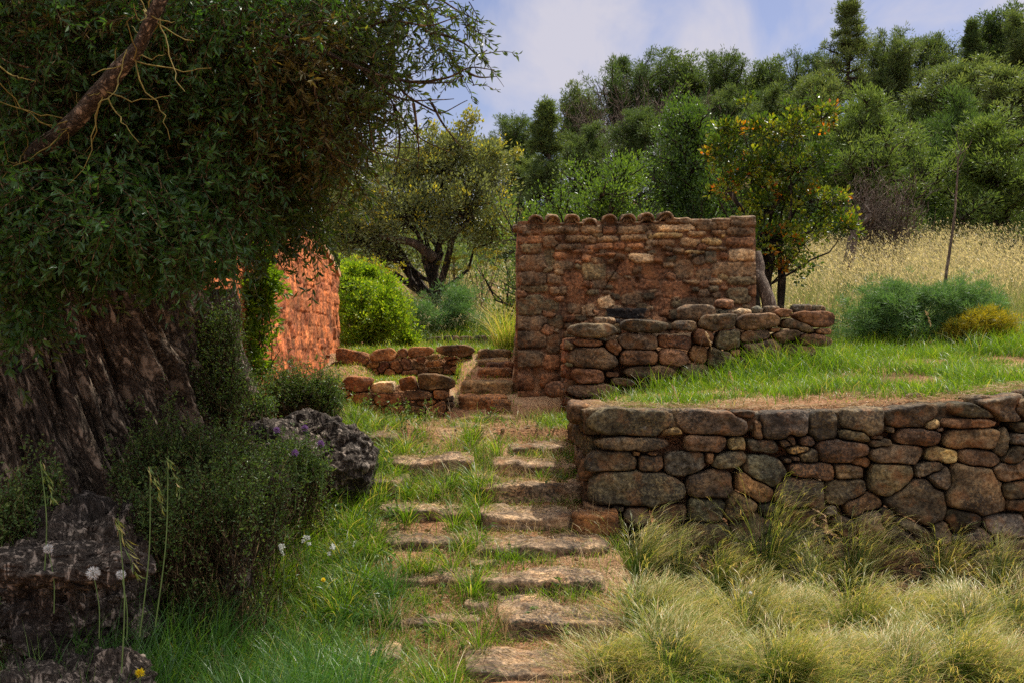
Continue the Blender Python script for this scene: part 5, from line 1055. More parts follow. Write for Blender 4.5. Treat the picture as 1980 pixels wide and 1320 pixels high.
# grass at the upper terraces and the far field (green base)
x, y = scatter(42000, -2.0, .1, 9.3, 17.5, r_, lambda x, y: np.clip(.7+clumpn(x, y, 1.5, 51), 0, 1)*np.where((x > -.5) & (y < 11.6) , .35, 1)); P_ = pts(x, y)
grass_patch('upper_grass', 'green grass on the small upper terraces left of the hut', P_, r_.uniform(.04, .16, len(x))*(1+.8*sst(12, 14, y))*np.where(y < 11.25, .5, 1), r_.uniform(.2, 1, len(x)), .007, M_GRASS, 206)
# golden oats field
def oats(name, label, n, x0, x1, y0, y1, seed, hbase, dens=None, sp=5, wd=.008):
    r_ = np.random.default_rng(seed); x, y = scatter(n, x0, x1, y0, y1, r_, dens); P_ = pts(x, y); n = len(x)
    hh_ = hbase*r_.uniform(.65, 1.15, n)*(.85+.3*np.clip(clumpn(x, y, .8, 55)+.3, 0, 1)); az = r_.normal(.2, 1.0, n); ln = r_.uniform(.08, .45, n)
    V, f, tt, m_ = blades(P_, hh_, az, ln, wd*.55, r_, 5, .25); vv = r_.random(n); b = Buf(); b.add(V, f, v=np.repeat(vv, m_), t=tt)
    x2 = np.repeat(np.arange(n), 1); V, f, tt, m_ = blades(P_[x2], hh_*r_.uniform(.3, .75, n), r_.uniform(0, 6.28, n), r_.uniform(.2, .9, n), wd*.8, r_, 4); b.add(V, f, v=np.repeat(r_.random(n)*.6, m_), t=tt*.55)
    # spikelets hanging from the top of each stem
    ci = np.repeat(np.arange(n), sp); tq = r_.uniform(.76, 1.0, len(ci)); ld = np.stack([np.cos(az), np.sin(az), 0*az], -1)[ci]
    Q = P_[ci]+ld*(hh_*ln)[ci][:, None]*(tq**1.8)[:, None]; Q[:, 2] += hh_[ci]*(tq-.25*ln[ci]*tq**2.6)
    D_ = nrm(ld*.5+r_.normal(0, .3, (len(ci), 3))+[0, 0, -.75]); Q = Q+D_*.02
    V, f, v4 = leafbuf(Q, D_, wd*6*r_.uniform(.7, 1.3, len(ci)), wd*1.15, r_, r_.uniform(.2, .85, len(ci))); b.add(V, f, v=v4, t=1.0)
    o = b.build(name, M_OATS, None); tag(o, label, 'grass', kind='stuff'); return o
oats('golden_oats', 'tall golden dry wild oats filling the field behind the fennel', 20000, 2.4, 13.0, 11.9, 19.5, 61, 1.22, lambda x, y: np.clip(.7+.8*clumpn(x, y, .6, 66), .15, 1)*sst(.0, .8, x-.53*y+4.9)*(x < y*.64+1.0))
oats('far_oats', 'pale dry grass in the far field under the yellow-tipped tree', 6500, -4.2, .2, 14.3, 19.5, 62, .5, lambda x, y: np.clip(.6+clumpn(x, y, .8, 67), .1, 1), 4, .009)
oats('green_oats', 'green-gold tall grass behind the right corner of the hut', 1800, 2.5, 3.4, 10.7, 13.0, 63, .6, None, 3, .007)
# pale grass clump hanging by the left corner of the hut
def tuft(name, label, c, n, H, wd, mat, seed, group=None, lean=(.2, .9), azm=0, azs=2.0, rad=.06, K=7, droop=.45, plume=True, cat='grass tuft', vb=0.0):
    r_ = np.random.default_rng(seed); a = r_.uniform(0, 6.283, n); q = rad*np.sqrt(r_.random(n)); P_ = np.array([c[0], c[1], c[2]-.02])+np.stack([q*np.cos(a), q*np.sin(a), 0*q], -1)
    az = np.where(r_.random(n) < .38, a, r_.normal(azm, azs*.4, n)); hh_ = H*r_.uniform(.5, 1.12, n); ln = r_.uniform(*lean, n); ug = (r_.random(n) < .33) if plume else np.zeros(n, bool); ln = np.where(ug, ln*.3, ln); hh_ = np.where(ug, hh_*.85, hh_)
    V, f, tt, m_ = blades(P_, hh_, az, ln, wd, r_, K, droop); root = thing(name, label, cat, c, group); b = Buf(); b.add(V, f, v=np.repeat(np.clip(np.where(ug, r_.random(n)*.35, .25+.75*r_.random(n))+vb, 0, 1), m_), t=tt*np.repeat(np.where(ug, .55, 1), m_)); b.build('blades', mat, root)
    if plume:
        k = r_.choice(n, int(n*.6), replace=False); sp = 5; ci = np.repeat(k, sp); tq = r_.uniform(.72, 1.0, len(ci)); ld = np.stack([np.cos(az), np.sin(az), 0*az], -1)[ci]
        Q = P_[ci]+ld*(hh_*ln)[ci][:, None]*(tq**1.8)[:, None]; Q[:, 2] += hh_[ci]*(tq-(droop*ln[ci])*tq**2.6)
        D_ = nrm(ld*1.1+r_.normal(0, .35, (len(ci), 3))+[0, 0, .15]); az2 = np.arctan2(D_[:, 1], D_[:, 0])
        V, f, tt, m_ = blades(Q, .055*r_.uniform(.6, 1.6, len(ci)), az2, r_.uniform(.8, 2.2, len(ci)), wd*.55, r_, 4, .2); b = Buf(); b.add(V, f, v=np.repeat(r_.uniform(.5, 1, len(ci)), m_), t=.72+.28*tt); b.build('plumes', mat, root)
    return root
tuft('pale_grass_tuft', 'pale green arching grass clump spilling past the left edge of the hut', (px(985, 690, 11.9)[0], 11.9, -.14), 700, .75, .006, M_GRASS, 71, lean=(.2, .8), vb=.2, rad=.18, plume=False)
FG = [(1235, 5.75, 0.52, 'leftmost feather grass tuft, at the foot of the steps where the wall begins'), (1310, 6.05, 0.5, 'small feather grass tuft against the wall base near its left end'), (1390, 5.9, 0.58, 'feather grass tuft fanning out in front of the two round boulders'), (1480, 6.1, 0.66, 'upright green feather grass tuft standing highest against the left half of the wall'),
  (1570, 5.9, 0.62, 'tall feather grass tuft with pinkish seed heads in the middle of the wall base'), (1650, 6.05, 0.5, 'thin feather grass tuft under the large dark boulder'), (1820, 6.0, 0.6, 'spiky yellow-green feather grass tuft below the huge brown boulder'), (1930, 5.95, 0.5, 'feather grass tuft at the wall base near the right edge'),
  (1250, 5.05, 0.37, 'feather grass tuft just right of the lowest step'), (1340, 5.3, 0.4, 'windblown blond feather grass tuft behind the lowest-step tuft'), (1440, 5.2, 0.4, 'large blond feather grass mound in the middle of the meadow'), (1545, 5.35, 0.42, 'feather grass mound right of the middle one, leaning right'), (1650, 5.2, 0.42, 'pale feather grass mound left of the reddish stalks'), (1760, 5.35, 0.4, 'feather grass mound with reddish stalks below the big boulders'), (1860, 5.2, 0.4, 'feather grass mound behind the right-hand corner tuft'), (1960, 5.35, 0.42, 'blond feather grass mound at the right edge of the picture'),
  (1180, 4.5, 0.32, 'short green feather grass tuft beside the flat stone at the bottom of the path'), (1290, 4.45, 0.36, 'dense green feather grass tuft on the bottom edge, right of the path'), (1400, 4.5, 0.4, 'feather grass tuft on the bottom edge below the middle mound'), (1510, 4.4, 0.37, 'glossy combed feather grass tuft on the bottom edge, near centre right'), (1620, 4.5, 0.4, 'feather grass tuft on the bottom edge sweeping to the right'), (1735, 4.4, 0.4, 'bright blond feather grass tuft on the bottom edge'), (1850, 4.5, 0.4, 'feather grass tuft on the bottom edge, second from the right corner'), (1955, 4.4, 0.4, 'feather grass tuft filling the bottom right corner')]
for i, (a, d, H, lb) in enumerate(FG):
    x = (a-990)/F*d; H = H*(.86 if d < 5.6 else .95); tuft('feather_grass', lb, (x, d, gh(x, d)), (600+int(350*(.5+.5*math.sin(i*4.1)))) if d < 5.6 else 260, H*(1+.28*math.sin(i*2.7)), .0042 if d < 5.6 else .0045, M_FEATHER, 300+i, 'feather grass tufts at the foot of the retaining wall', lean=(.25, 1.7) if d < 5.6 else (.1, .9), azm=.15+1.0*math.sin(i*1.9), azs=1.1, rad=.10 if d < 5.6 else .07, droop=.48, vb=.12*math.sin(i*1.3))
# dry straw litter on the wall top and path
r_ = np.random.default_rng(91); b = Buf()
n = 5200; x = r_.uniform(.5, 4.2, n); y = DW+.03+r_.random(n)**1.2*.55; z = np.where(y < DW+.3, topline(x-X0W)+.005, ground_h(x, y)+.01)+.02*r_.random(n)+.035*np.exp(-((x-3.15)/.35)**2)*r_.random(n)
a = r_.uniform(0, 6.28, n); D_ = np.stack([np.cos(a), np.sin(a), r_.normal(0, .25, n)], -1); V, f, vv = leafbuf(np.stack([x, y, z], -1), D_, .07*r_.uniform(.4, 1.3, n), .0035, r_); b.add(V, f, v=vv)
o = b.build('dry_straw', M_STRAW, None, smooth=False); tag(o, 'pale dry straw lying along the top of the retaining wall', 'straw', kind='stuff')
def lit_z(x, y):     # rests on whichever is higher, the earth or a slab
    z = ground_h(x, y)+.012
    for q_ in STEPS:
        x0, x1 = (q_[0]-990)/F*q_[2], (q_[1]-990)/F*q_[2]; k = (x > x0+.04) & (x < x1-.04) & (y > q_[2]+.04) & (y < q_[2]+q_[4]-.05); z = np.where(k, np.maximum(z, q_[3]+.006), z)
    return z
b = Buf(); n = 20000; x = r_.uniform(-1.3, .75, n); y = r_.uniform(3.6, 9, n); k = (x < .45) | (y < 6.2); x, y = x[k], y[k]; n = len(x); a = r_.uniform(0, 6.28, n)
D_ = np.stack([np.cos(a), np.sin(a), r_.normal(0, .12, n)], -1); V, f, vv = leafbuf(np.stack([x, y, lit_z(x, y)], -1), D_, .05*r_.uniform(.3, 1.2, n), .004, r_); b.add(V, f, v=vv)
o = b.build('path_litter', M_STRAW, None, smooth=False); tag(o, 'dry leaf and straw litter scattered over the path', 'litter', kind='stuff')
# small pebbles on the bare earth
b = Buf(); n = 900; x = r_.uniform(-1.2, .9, n); y = r_.uniform(3.8, 9.1, n)
Vc, Fc = cube_sphere(4); q = Vc/((np.abs(Vc)**2.6).sum(1)**(1/2.6))[:, None]
for k in range(n):
    s_ = r_.uniform(.004, .02); c = np.array([x[k], y[k], gh(x[k], y[k])+s_*.2]) if k < 0 else None
zz = ground_h(x, y)
for k in range(n):
    s_ = r_.uniform(.005, .02)**1.0; P_ = q*s_*r_.uniform(.6, 1.2, 3)+[x[k], y[k], zz[k]+s_*.25]; tt_ = np.array(TINT['koptb'[r_.integers(5)]]); b.add(P_, [Fc], cols=tt_)
o = b.build('pebbles', M_STONE, None); tag(o, 'small reddish pebbles strewn over the path earth', 'pebbles', kind='stuff')

# ------------------------------------------------------------------ olive tree
ol = thing('olive_tree', 'huge ancient olive tree with furrowed trunk and dark drooping boughs filling the left side', 'tree', (-2.7, 5.7, -.85))
nth, nh = 820, 430; th_ = np.linspace(0, 2*math.pi, nth, endpoint=False); hv = np.linspace(0, 1, nh); T_, Hh = np.meshgrid(th_, hv)
z_ = -1.0+Hh*3.0; tw = T_+ .55*Hh*3*.5                     # grain twists with height
cs = np.stack([np.cos(tw), np.sin(tw), Hh*.9], -1)
base_r = np.interp(z_, [-1.0, -.8, -.5, 0, .5, 1.2, 2.0], [1.18, 1.02, .90, .80, .72, .62, .55])
fl = .14*fbm(cs*[1.9, 1.9, 1.0]+3, 3, 301)+.16*fbm(np.stack([np.cos(tw)*1.2, np.sin(tw)*1.2, Hh*2.2], -1)+9, 2, 305)
rid = np.abs(fbm(np.stack([np.cos(tw)*11, np.sin(tw)*11, Hh*4], -1)+.5*fbm(cs*4,2,88)[...,None], 4, 311)); rid2 = np.abs(fbm(np.stack([np.cos(tw)*34, np.sin(tw)*34, Hh*13], -1)+.7*fbm(cs*9,2,89)[...,None], 3, 317))
gr = fbm(np.stack([np.cos(tw)*3.2, np.sin(tw)*3.2, Hh*1.5], -1), 3, 321)
rr = base_r+fl*(1.25-.4*Hh)+.17*(rid-.25)+.075*(rid2-.25)-.22*np.exp(-(gr/.045)**2)*.5+.05*fbm(np.stack([np.cos(tw)*5, np.sin(tw)*5, Hh*7], -1), 3, 331)
cxx = -2.72+.14*np.clip(z_, -1, 2)*-1; cyy = 5.75+.1*z_
V = np.stack([cxx+rr*np.cos(T_)*.95, cyy+rr*np.sin(T_)*.9, z_+.03*rid], -1).reshape(-1, 3); I = np.arange(nth*nh).reshape(nh, nth)
q = np.stack([I[:-1], np.roll(I[:-1], -1, 1), np.roll(I[1:], -1, 1), I[1:]], -1).reshape(-1, 4)
mesh_np('trunk', V, [q, I[-1][None, ::1]], M_OLIVEBARK, ol, {'g': (tw*.8).ravel(), 'h': (Hh*.8).ravel()})
def olimb(pts_, rad, nm='branch', m_=M_OLIVEBARK, nz=.02, ks=40, s=14): return limb(nm, pts_, rad, m_, ol, s, nz, ks)
olimb([px(60, 300, 3.9), px(140, 240, 3.75), px(200, 170, 3.6), px(255, 105, 3.5), px(300, 30, 3.4), px(340, -60, 3.35)], [.040, .034, .030, .027, .023, .02], nz=.008)
olimb([(-2.7, 5.8, 1.5), (-2.3, 5.6, 2.2), (-1.7, 5.2, 2.6), (-.9, 4.9, 2.6)], [.4, .26, .18, .12])
olimb([(-2.9, 5.8, 1.5), (-3.3, 5.5, 2.4), (-3.6, 5.0, 3.0)], [.4, .28, .18]); olimb([(-2.8, 5.9, 1.5), (-2.7, 6.4, 2.6), (-2.2, 7.0, 3.2)], [.38, .26, .15])
olimb([(-2.3, 5.7, 1.0), (-1.9, 5.6, .9), (-1.75, 5.5, 1.3), (-1.5, 5.3, 1.8)], [.16, .12, .10, .07])
olimb([px(410, 5, 4.2), px(480, 40, 4.15), px(545, 70, 4.1), px(620, 100, 4.1), px(700, 130, 4.1), px(790, 158, 4.15), px(870, 162, 4.2)], [.018, .015, .012, .010, .008, .006, .003], nz=.008, s=8)
olimb([px(430, 560, 6.4), px(425, 640, 6.4), px(440, 760, 6.4)], [.10, .13, .2], 'trunk', nz=.03)
olimb([(-2.3, 5.6, 1.2), (-1.6, 5.3, 1.7), px(520, 60, 4.9), px(660, -40, 4.6)], [.16, .11, .07, .05])
for i, pp in enumerate([[(640, 90), (720, 130), (760, 200), (800, 260), (880, 300)], [(700, 128), (740, 170), (800, 195), (880, 192)], [(760, 150), (790, 185), (850, 220), (905, 195)], [(790, 158), (860, 150), (905, 130), (958, 133)], [(905, 140), (930, 145), (960, 146)], [(700, 60), (760, 40), (830, 50), (900, 20)], [(820, 60), (880, 75), (930, 110), (945, 112)], [(640, 110), (660, 200), (700, 280), (790, 310)],
    [(560, 60), (640, 40), (720, 20), (800, 0)], [(700, 180), (720, 260), (740, 330)], [(800, 200), (805, 260), (808, 330)], [(830, 200), (862, 250), (900, 290)], [(790, -20), (860, 5), (940, 45)], [(760, 200), (770, 270), (765, 320)], [(600, 120), (620, 220), (640, 300), (700, 330)], [(540, 60), (560, 160), (640, 250)]]):
    k = len(pp); olimb([px(a, b_, 4.1+.05*math.sin(i*3+j)) for j, (a, b_) in enumerate(pp)], list(np.linspace(.0068, .0016, k)), nz=.012, s=5, ks=26, m_=M_TWIG)
# leafy twigs: each twig is a thin stem with leaf pairs
def twigs(centres, n, r_, Ln=.26, dirb=(0, 0, -.2), spreadd=1.0, nl=18, leaf=(.05, .0125)):
    C = np.array([c[:3] for c in centres]); S = np.array([c[3:6] for c in centres]); w = (S.prod(1))**(.75); w /= w.sum(); i = r_.choice(len(C), n, p=w)
    u = nrm(r_.normal(size=(n, 3)))*(r_.random((n, 1))**.42); s0 = C[i]+u*S[i]; D_ = nrm(r_.normal(0, spreadd, (n, 3))+np.array(dirb)+u*.5)
    e0 = s0+D_*Ln*r_.uniform(.5, 1.3, (n, 1)); P_ = bez(s0, e0, 6, r_, .0, .10); P_[:, :, 2] -= (np.linspace(0, 1, 6)**2*Ln*.25)[None]
    t_ = r_.uniform(.08, 1, (n, nl)); k = np.clip((t_*5).astype(int), 0, 4); fr = (t_*5-k)[..., None]; ar = np.arange(n)[:, None]
    Q = P_[ar, k]*(1-fr)+P_[ar, k+1]*fr; T = nrm(P_[ar, k+1]-P_[ar, k]); rnd = nrm(r_.normal(size=Q.shape)); LD = nrm(T*.75+nrm(rnd-T*(rnd*T).sum(-1, keepdims=True))*.85)
    m_ = n*nl; return P_, Q.reshape(m_, 3), LD.reshape(m_, 3)
r_ = np.random.default_rng(401)
CAN = [  # boughs measured in the photo: x, y, distance, width, height, depth
 (60, 60, 4.6, 260, 200, .5), (200, 120, 4.8, 260, 220, .5), (60, 250, 4.6, 220, 200, .4), (340, 60, 4.7, 240, 180, .5), (480, 90, 4.8, 220, 160, .5), (600, 60, 4.7, 180, 150, .4), (330, 230, 4.9, 260, 200, .5), (480, 230, 4.9, 200, 190, .5), (180, 330, 4.8, 240, 190, .4),
 (320, 390, 4.6, 240, 170, .35), (440, 360, 4.9, 200, 170, .4), (80, 420, 4.3, 200, 180, .3), (60, 540, 4.2, 150, 150, .25), (220, 420, 4.3, 200, 110, .3), (540, 330, 5.1, 160, 150, .4), (560, 400, 5.2, 130, 100, .35), (470, 440, 5.2, 120, 90, .3), (590, 200, 4.9, 160, 190, .35),
 (400, 450, 4.7, 140, 90, .3), (640, 130, 4.5, 140, 170, .3), (700, 70, 4.4, 110, 100, .25), (770, 40, 4.3, 100, 60, .2), (700, 20, 4.4, 160, 60, .3), (140, 0, 4.5, 400, 120, .6), (450, 0, 4.6, 400, 100, .6), (30, 620, 4.2, 70, 80, .15), (300, 470, 4.5, 160, 60, .25), (600, 300, 5.0, 110, 110, .25), (640, 240, 4.8, 90, 100, .2), (680, 200, 4.5, 80, 110, .15), (660, 290, 4.8, 80, 60, .15), (720, 110, 4.3, 90, 60, .15), (820, 30, 4.2, 80, 40, .12), (590, 440, 5.2, 80, 50, .2)]
cen = []
for (a, b_, d, w, h, dp) in CAN: p_ = px(a, b_, d); cen.append((p_[0], p_[1], p_[2], w/2/F*d, dp, h/2/F*d))
def fol(nm, centres, n, mat, seed, vr=(0, .8), **kw):
    r_ = np.random.default_rng(seed); P_, Q, LD = twigs(centres, n, r_, **kw); m_ = len(Q); lf = kw.get('leaf', (.05, .0125))
    V, f, vv = leafbuf(Q, LD, lf[0]*r_.uniform(.6, 1.2, m_), lf[1]*r_.uniform(.7, 1.2, m_), r_, r_.uniform(vr[0], vr[1], m_)+.2*(r_.random(m_) > .95)); b = Buf(); b.add(V, f, v=vv); fo_ = b.build(nm, mat, ol, smooth=False)
    b = Buf(); V, f = tubes(P_, np.linspace(.0026, .001, 6)[None]*np.ones((len(P_), 1)), 3); b.add(V, f); b.build('twigs', M_TWIG, fo_)
fol('crown', cen, 4000, ML_OLIVE, 402, leaf=(.052, .0145))
front = [(c[0]*.86, c[1]*.86-.1, c[2]*.86, c[3]*.9, .15, c[5]*.9) for c in cen]
fol('front_sprays', [c for k_, c in enumerate(front) if k_ not in (12, 25) and CAN[k_][0] < 520], 1000, ML_DKTREE, 412, leaf=(.040, .013), vr=(.0, .8))
fol('browning_sprays', [L(520, 90, 4.2, 260, 200, .3), L(620, 160, 4.3, 170, 220, .3), L(250, 60, 4.1, 300, 120, .3), L(640, 260, 4.5, 110, 120, .25), L(440, 200, 4.3, 220, 200, .3)], 480, ML_OLIVEDRY, 413, leaf=(.046, .011))
# broad-leaved lower skirt (nearest dark sprays)
skirt = [L(60, 480, 3.9, 170, 190, .2), L(60, 600, 3.9, 110, 90, .12), L(190, 440, 4.0, 160, 110, .2), L(300, 420, 4.0, 160, 130, .2), L(330, 380, 4.0, 120, 80, .2), L(240, 490, 4.1, 160, 60, .2), L(360, 470, 4.2, 120, 60, .2), L(100, 380, 4.0, 160, 80, .2), L(20, 380, 3.9, 80, 200, .2)]
fol('leafy_sprays', skirt, 620, ML_DKTREE, 403, leaf=(.045, .019), nl=14, Ln=.16)
# outlying sprays along the thin branches against the sky
sky_s = [L(x_, y_, 4.1, w, h, .12) for (x_, y_, w, h) in [(660, 60, 90, 70), (720, 60, 70, 60), (780, 110, 60, 50), (860, 20, 60, 40), (905, 55, 50, 40), (935, 110, 30, 20), (830, 90, 60, 40), (760, 230, 50, 50), (700, 210, 70, 60), (690, 270, 60, 50), (780, 160, 60, 30), (870, 110, 40, 30), (730, 120, 70, 50), (660, 180, 60, 80), (640, 270, 60, 60), (720, 20, 80, 40), (800, 10, 70, 40), (905, 15, 30, 20), (900, 160, 40, 15), (840, 220, 30, 20)]]
fol('outer_sprays', sky_s, 230, ML_OLIVE, 404, Ln=.12, nl=11, leaf=(.038, .009), spreadd=.7, dirb=(.4, 0, -.1))
# canopy overhead and behind that casts the shade (out of frame above)
over = [(-2.6, 4.6, 2.6, 1.5, 1.4, .7), (-1.6, 4.8, 2.9, 1.0, 1.2, .6), (-3.6, 5.2, 2.8, 1.5, 1.6, .9), (-2.4, 6.4, 3.0, 1.4, 1.3, .8), (-1.2, 5.6, 3.1, .9, .9, .5), (-3.4, 3.9, 2.2, 1.3, 1.2, .6), (-4.2, 5.4, 2.0, .8, 1.0, .7), (-2.0, 3.6, 2.4, .9, .9, .5), (-1.5, 6.0, 2.3, .6, .8, .5), (-2.6, 7.3, 2.9, .9, .8, .5),
    (-.6, 6.6, 3.7, .9, .9, .45), (.3, 6.2, 3.8, .65, .9, .4), (.2, 7.4, 3.9, .6, .8, .4), (-.7, 7.6, 3.9, .8, .8, .4), (.55, 6.9, 3.8, .4, .8, .35), (-1.6, 7.5, 3.7, .8, .8, .45), (.4, 5.4, 3.6, .6, .7, .4), (-.4, 5.4, 3.6, .7, .8, .4)]
fol('upper_crown', over, 5200, ML_OLIVE, 405, leaf=(.075, .022), nl=16, Ln=.3)
# masses of fine bare twigs inside the crown
r_ = np.random.default_rng(406); tc_ = [L(520, 120, 4.7, 260, 240, .4), L(100, 120, 4.1, 260, 240, .4), L(330, 200, 4.4, 300, 250, .4), L(640, 250, 4.8, 150, 150, .3), L(420, 330, 4.6, 250, 200, .3), L(150, 330, 4.2, 200, 200, .3)]
n = 750; C = np.array([c[:3] for c in tc_]); S = np.array([c[3:6] for c in tc_]); i = r_.integers(0, len(C), n); s0 = C[i]+r_.normal(0, .45, (n, 3))*S[i]; e0 = s0+nrm(r_.normal(size=(n, 3))*[1, 1, .9])*r_.uniform(.12, .5, (n, 1))
b = Buf(); V, f = tubes(bez(s0, e0, 8, r_, -.10, .07), np.linspace(.0034, .0012, 8)[None]*r_.uniform(.6, 1.5, (n, 1)), 3); b.add(V, f); b.build('bare_twigs', M_TWIG, ol)
M_LICH = plain('yellow_lichen_twig', (.22, .17, .035), .9)
bp_ = np.array([px(60, 300, 3.9), px(140, 240, 3.75), px(200, 170, 3.6), px(255, 105, 3.5), px(300, 30, 3.4), px(-20, 120, 3.5), px(-20, 40, 3.5), px(-10, 180, 3.5)]); s0 = bp_[r_.integers(0, 8, 42)]+r_.normal(0, .015, (42, 3)); e0 = s0+nrm(r_.normal(size=(42, 3))+[.1, -.1, -.1])*r_.uniform(.10, .40, (42, 1)); b = Buf(); V, f = tubes(bez(s0, e0, 10, r_, -.12, .055), np.linspace(.0027, .0010, 10)[None]*np.ones((42, 1)), 4); b.add(V, f); b.build('lichened_twigs', M_LICH, ol)
# gnarled roots
def burl(nm, c, s, seed, amp=.16, nu=200, nv=120, stretch=(1, 1, 1), parent=None, mat=M_ROOT):
    u = np.linspace(0, 2*math.pi, nu, endpoint=False); v = np.linspace(.02, math.pi-.02, nv); Ug, Vg = np.meshgrid(u, v)
    d = np.stack([np.cos(Ug)*np.sin(Vg), np.sin(Ug)*np.sin(Vg), np.cos(Vg)], -1); P_ = d*np.array(s)*.5
    m0 = min(s); r1 = fbm(d*1.7+seed, 3, seed)*amp*1.8+np.abs(fbm(P_*np.array([7, 7, 16])/1+seed, 4, seed+2))*.34*amp/.16*.16/.16*.5-.10*np.exp(-(fbm(P_*6+seed, 3, seed+4)/.07)**2)
    P2 = P_*(1+r1[..., None])+.03*np.stack([fbm(P_*20, 4, 1, .65), fbm(P_*20, 4, 2, .65), fbm(P_*20, 4, 3, .65)], -1)+np.array(c)
    I = np.arange(nu*nv).reshape(nv, nu); q = np.stack([I[:-1], I[1:], np.roll(I[1:], -1, 1), np.roll(I[:-1], -1, 1)], -1).reshape(-1, 4)
    return mesh_np(nm, P2.reshape(-1, 3), [q, I[0][None], I[-1][None, ::-1]], mat, parent)
burl('root', (px(600, 850, 6.4)[0], 6.6, -.80), (.74, .7, .68), 11, parent=ol, amp=.13, nu=300, nv=200)
burl('root', (px(510, 850, 6.2)[0], 6.35, -.78), (.7, .6, .55), 13, parent=ol); burl('root', (-1.75, 5.6, -.83), (.9, .8, .5), 12, parent=ol)
st_ = thing('gnarled_stump', 'grey gnarled weathered root stump in the lower left corner', 'stump', (-2.0, 4.0, -1.3))
burl('stump', (px(80, 1080, 3.75)[0], 4.05, -1.06), (.56, .8, .80), 21, parent=st_, amp=.2, nu=420, nv=280)
burl('root', (px(40, 1290, 3.3)[0], 3.35, -1.28), (.55, .4, .35), 23, parent=st_, amp=.2, nu=240, nv=140)
burl('root', (px(80, 1095, 3.4)[0], 3.55, -.80), (.62, .3, .14), 24, parent=st_, amp=.12)
burl('root', (px(200, 1240, 3.5)[0], 3.55, -1.25), (.34, .3, .3), 27, parent=st_, amp=.2)
hr = thing('hollow_root', 'dark upright stub of root with a hollow side in the middle of the undergrowth', 'root', px(450, 1130, 4.6)); burl('stub', px(450, 1085, 4.6), (.16, .2, .3), 31, parent=hr, amp=.2, nu=120, nv=80)
# leaf litter on the stump
r_ = np.random.default_rng(93); n = 2600; x = r_.uniform(-2.4, -.9, n); y = r_.uniform(3.3, 5.6, n); a = r_.uniform(0, 6.28, n)
V, f, vv = leafbuf(pts(x, y, .015), np.stack([np.cos(a), np.sin(a), r_.normal(0, .1, n)], -1), .045, .009, r_); b = Buf(); b.add(V, f, v=vv); o = b.build('fallen_leaves', M_STRAW, None, smooth=False); tag(o, 'fallen dry olive leaves on the ground by the stump', 'leaf litter', kind='stuff')

# ------------------------------------------------------------------ flowers and single stalks
def stalk(P0, P1, r0=.003, bendx=0.0, mat=M_STEM, parent=None, nm='stem'):
    mid = (np.array(P0)+np.array(P1))/2+np.array([bendx, 0, 0]); return limb(nm, [P0, mid, P1], [r0, r0*.8, r0*.6], mat, parent, 5, 0, 12)
M_WHITE = plain('seed_white', (.62, .62, .58)); M_PURPLE = leafmat('thistle_purple', [(0, (.32, .14, .42)), (1, (.55, .35, .62))], .3, (1, 1, 1)); M_YEL = leafmat('petal_yellow', [(0, (.75, .55, .01)), (1, (.85, .68, .02))], .3, (1, 1, 1)); M_WPET = leafmat('petal_white', [(0, (.55, .58, .50)), (1, (.75, .76, .7))], .3, (1, 1, 1))
def head_spikes(nm, c, n, L_, Wd, mat, parent, seed, up=0.0, flat=1.0):
    r_ = np.random.default_rng(seed); D_ = nrm(r_.normal(size=(n, 3))*[1, 1, flat]+[0, 0, up]); V, f, vv = leafbuf(np.repeat(np.array(c)[None], n, 0)+D_*L_*.15, D_, L_, Wd, r_); b = Buf(); b.add(V, f, v=vv); return b.build(nm, mat, parent, smooth=False)
for (a, b_, d, lb) in [(180, 1107, 3.35, 'round white dandelion seed head beside the stump'), (234, 1110, 3.4, 'smaller grey dandelion seed head right of the bright one'), (93, 1060, 3.4, 'closing dandelion seed head above the horizontal root')]:
    c = px(a, b_, d); rt = thing('dandelion_clock', lb, 'flower', (c[0]+.02, d, c[2]-.22), 'dandelion seed heads by the stump'); stalk((c[0]+.02, d, c[2]-.22), c, .002, .01, parent=rt)
    head_spikes('seed_head', c, 260, .022 if a == 180 else .016, .0022, M_WHITE, rt, a)
for (a, b_, d, lb) in [(590, 828, 5.6, 'small purple thistle flower in front of the dead root'), (620, 858, 5.5, 'purple thistle flower at the lower right of the dead root'), (570, 876, 5.4, 'pale lilac thistle flower, lowest of the three'), (535, 832, 5.6, 'faded thistle flower left of the purple one')]:
    c = px(a, b_, d); rt = thing('thistle', lb, 'flower', (c[0], d, c[2]-.3), 'thistles by the dead root'); stalk((c[0], d, c[2]-.3), c, .003, .01, parent=rt); head_spikes('flower', c, 90, .022, .005, M_PURPLE, rt, a, .8)
    head_spikes('bud', (c[0], c[1], c[2]-.015), 40, .014, .008, ML_SHRUB, rt, a+1, -.2)
for (a, b_, d, lb) in [(271, 1300, 3.4, 'yellow hawkbit flower at the bottom edge'), (625, 1120, 4.4, 'small yellow flower in the grass left of the stairs')]:
    c = px(a, b_, d); rt = thing('yellow_flower', lb, 'flower', (c[0], d, c[2]-.12)); stalk((c[0], d, c[2]-.12), c, .002, parent=rt); head_spikes('petals', c, 45, .017 if a == 271 else .010, .006, M_YEL, rt, a, .2)
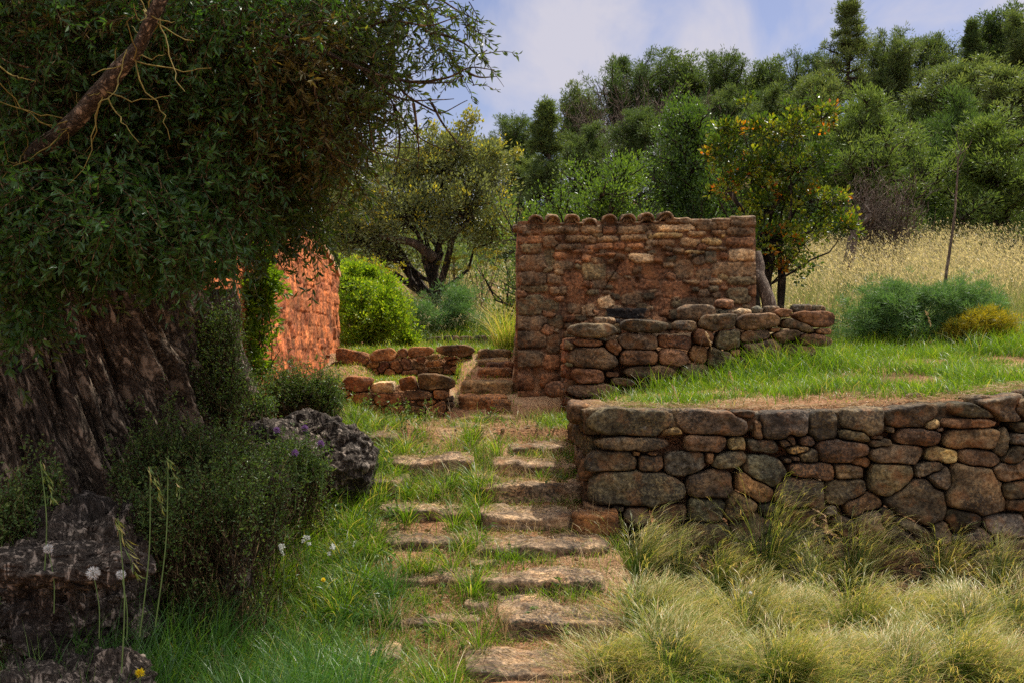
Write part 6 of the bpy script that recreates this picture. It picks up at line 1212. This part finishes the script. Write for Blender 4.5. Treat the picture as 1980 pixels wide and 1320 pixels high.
for (a, b_, d, lb) in [(545, 1056, 4.3, 'white flower cluster on a thin stalk, left one in the shaded grass'), (592, 1045, 4.4, 'white flower cluster right of its twin in the shaded grass'), (640, 1056, 4.5, 'white flower cluster nearest to the stairs'), (1458, 1148, 4.95, 'tiny white flower in the gap between feather grass mounds')]:
    c = px(a, b_, d); rt = thing('white_flower', lb, 'flower', (c[0], d, c[2]-.25)); stalk((c[0], d, c[2]-.25), c, .002, .01, parent=rt)
    for k in range(5 if a < 1400 else 1): r2 = np.random.default_rng(a+k); head_spikes('petals', c+r2.normal(0, .012, 3), 14, .010, .007, M_WPET, rt, a+k, .4)
# tall brome stalks
for i, (a0, b0, a1, b1, d, lb) in enumerate([(235, 1300, 228, 1000, 3.2, 'tall brome grass stalk with a drooping pale seed head over the stump'), (270, 1230, 290, 900, 3.4, 'upright brome grass stalk in the shade, second from the left'), (300, 1210, 325, 880, 3.4, 'brome grass stalk leaning right in the shade'), (85, 1120, 78, 890, 3.4, 'thin grass stalk at the left edge rising past the stump'), (690, 1000, 740, 840, 5.2, 'dark thin grass stalk crossing the sunlit grass left of the slabs'), (680, 1150, 745, 880, 5.0, 'long leaning grass stalk left of the stairs'), (925, 990, 935, 850, 6.2, 'grass stalk standing in the middle of the steps'), (1300, 790, 1365, 640, 6.8, 'pinkish seed stalk in front of the bench wall'), (1295, 785, 1300, 740, 6.6, 'short brown seed stalk on the wall top between two caps'), (1390, 770, 1410, 715, 7.2, 'oat stalk on the terrace in front of the bench wall'), (1740, 700, 1790, 600, 9.5, 'long arching grass stalk in front of the fennel')]):
    p0 = px(a0, b0, d); p1 = px(a1, b1, d); rt = thing('grass_stalk', lb, 'grass stalk', p0); stalk(p0, p1, .0026, .015, parent=rt, mat=M_STEM if a0 < 1000 or a0 > 1700 else M_BSTEM)
    r2 = np.random.default_rng(900+i); n = 26; t_ = r2.uniform(0, 1, n); s_ = 1 if i != 0 else 1.4
    q_ = p1+np.stack([(t_-.2)*.05*s_, r2.normal(0, .01, n), -t_**1.5*.14*s_], -1); D_ = np.stack([r2.uniform(.1, .8, n), r2.normal(0, .3, n), -r2.uniform(.5, 1, n)], -1)
    V, f, vv = leafbuf(q_, D_, .035*s_, .005, r2); b = Buf(); b.add(V, f, v=vv, t=.8); b.build('seed_head', M_FEATHER if a0 < 1000 else M_STRAW, rt, smooth=False)
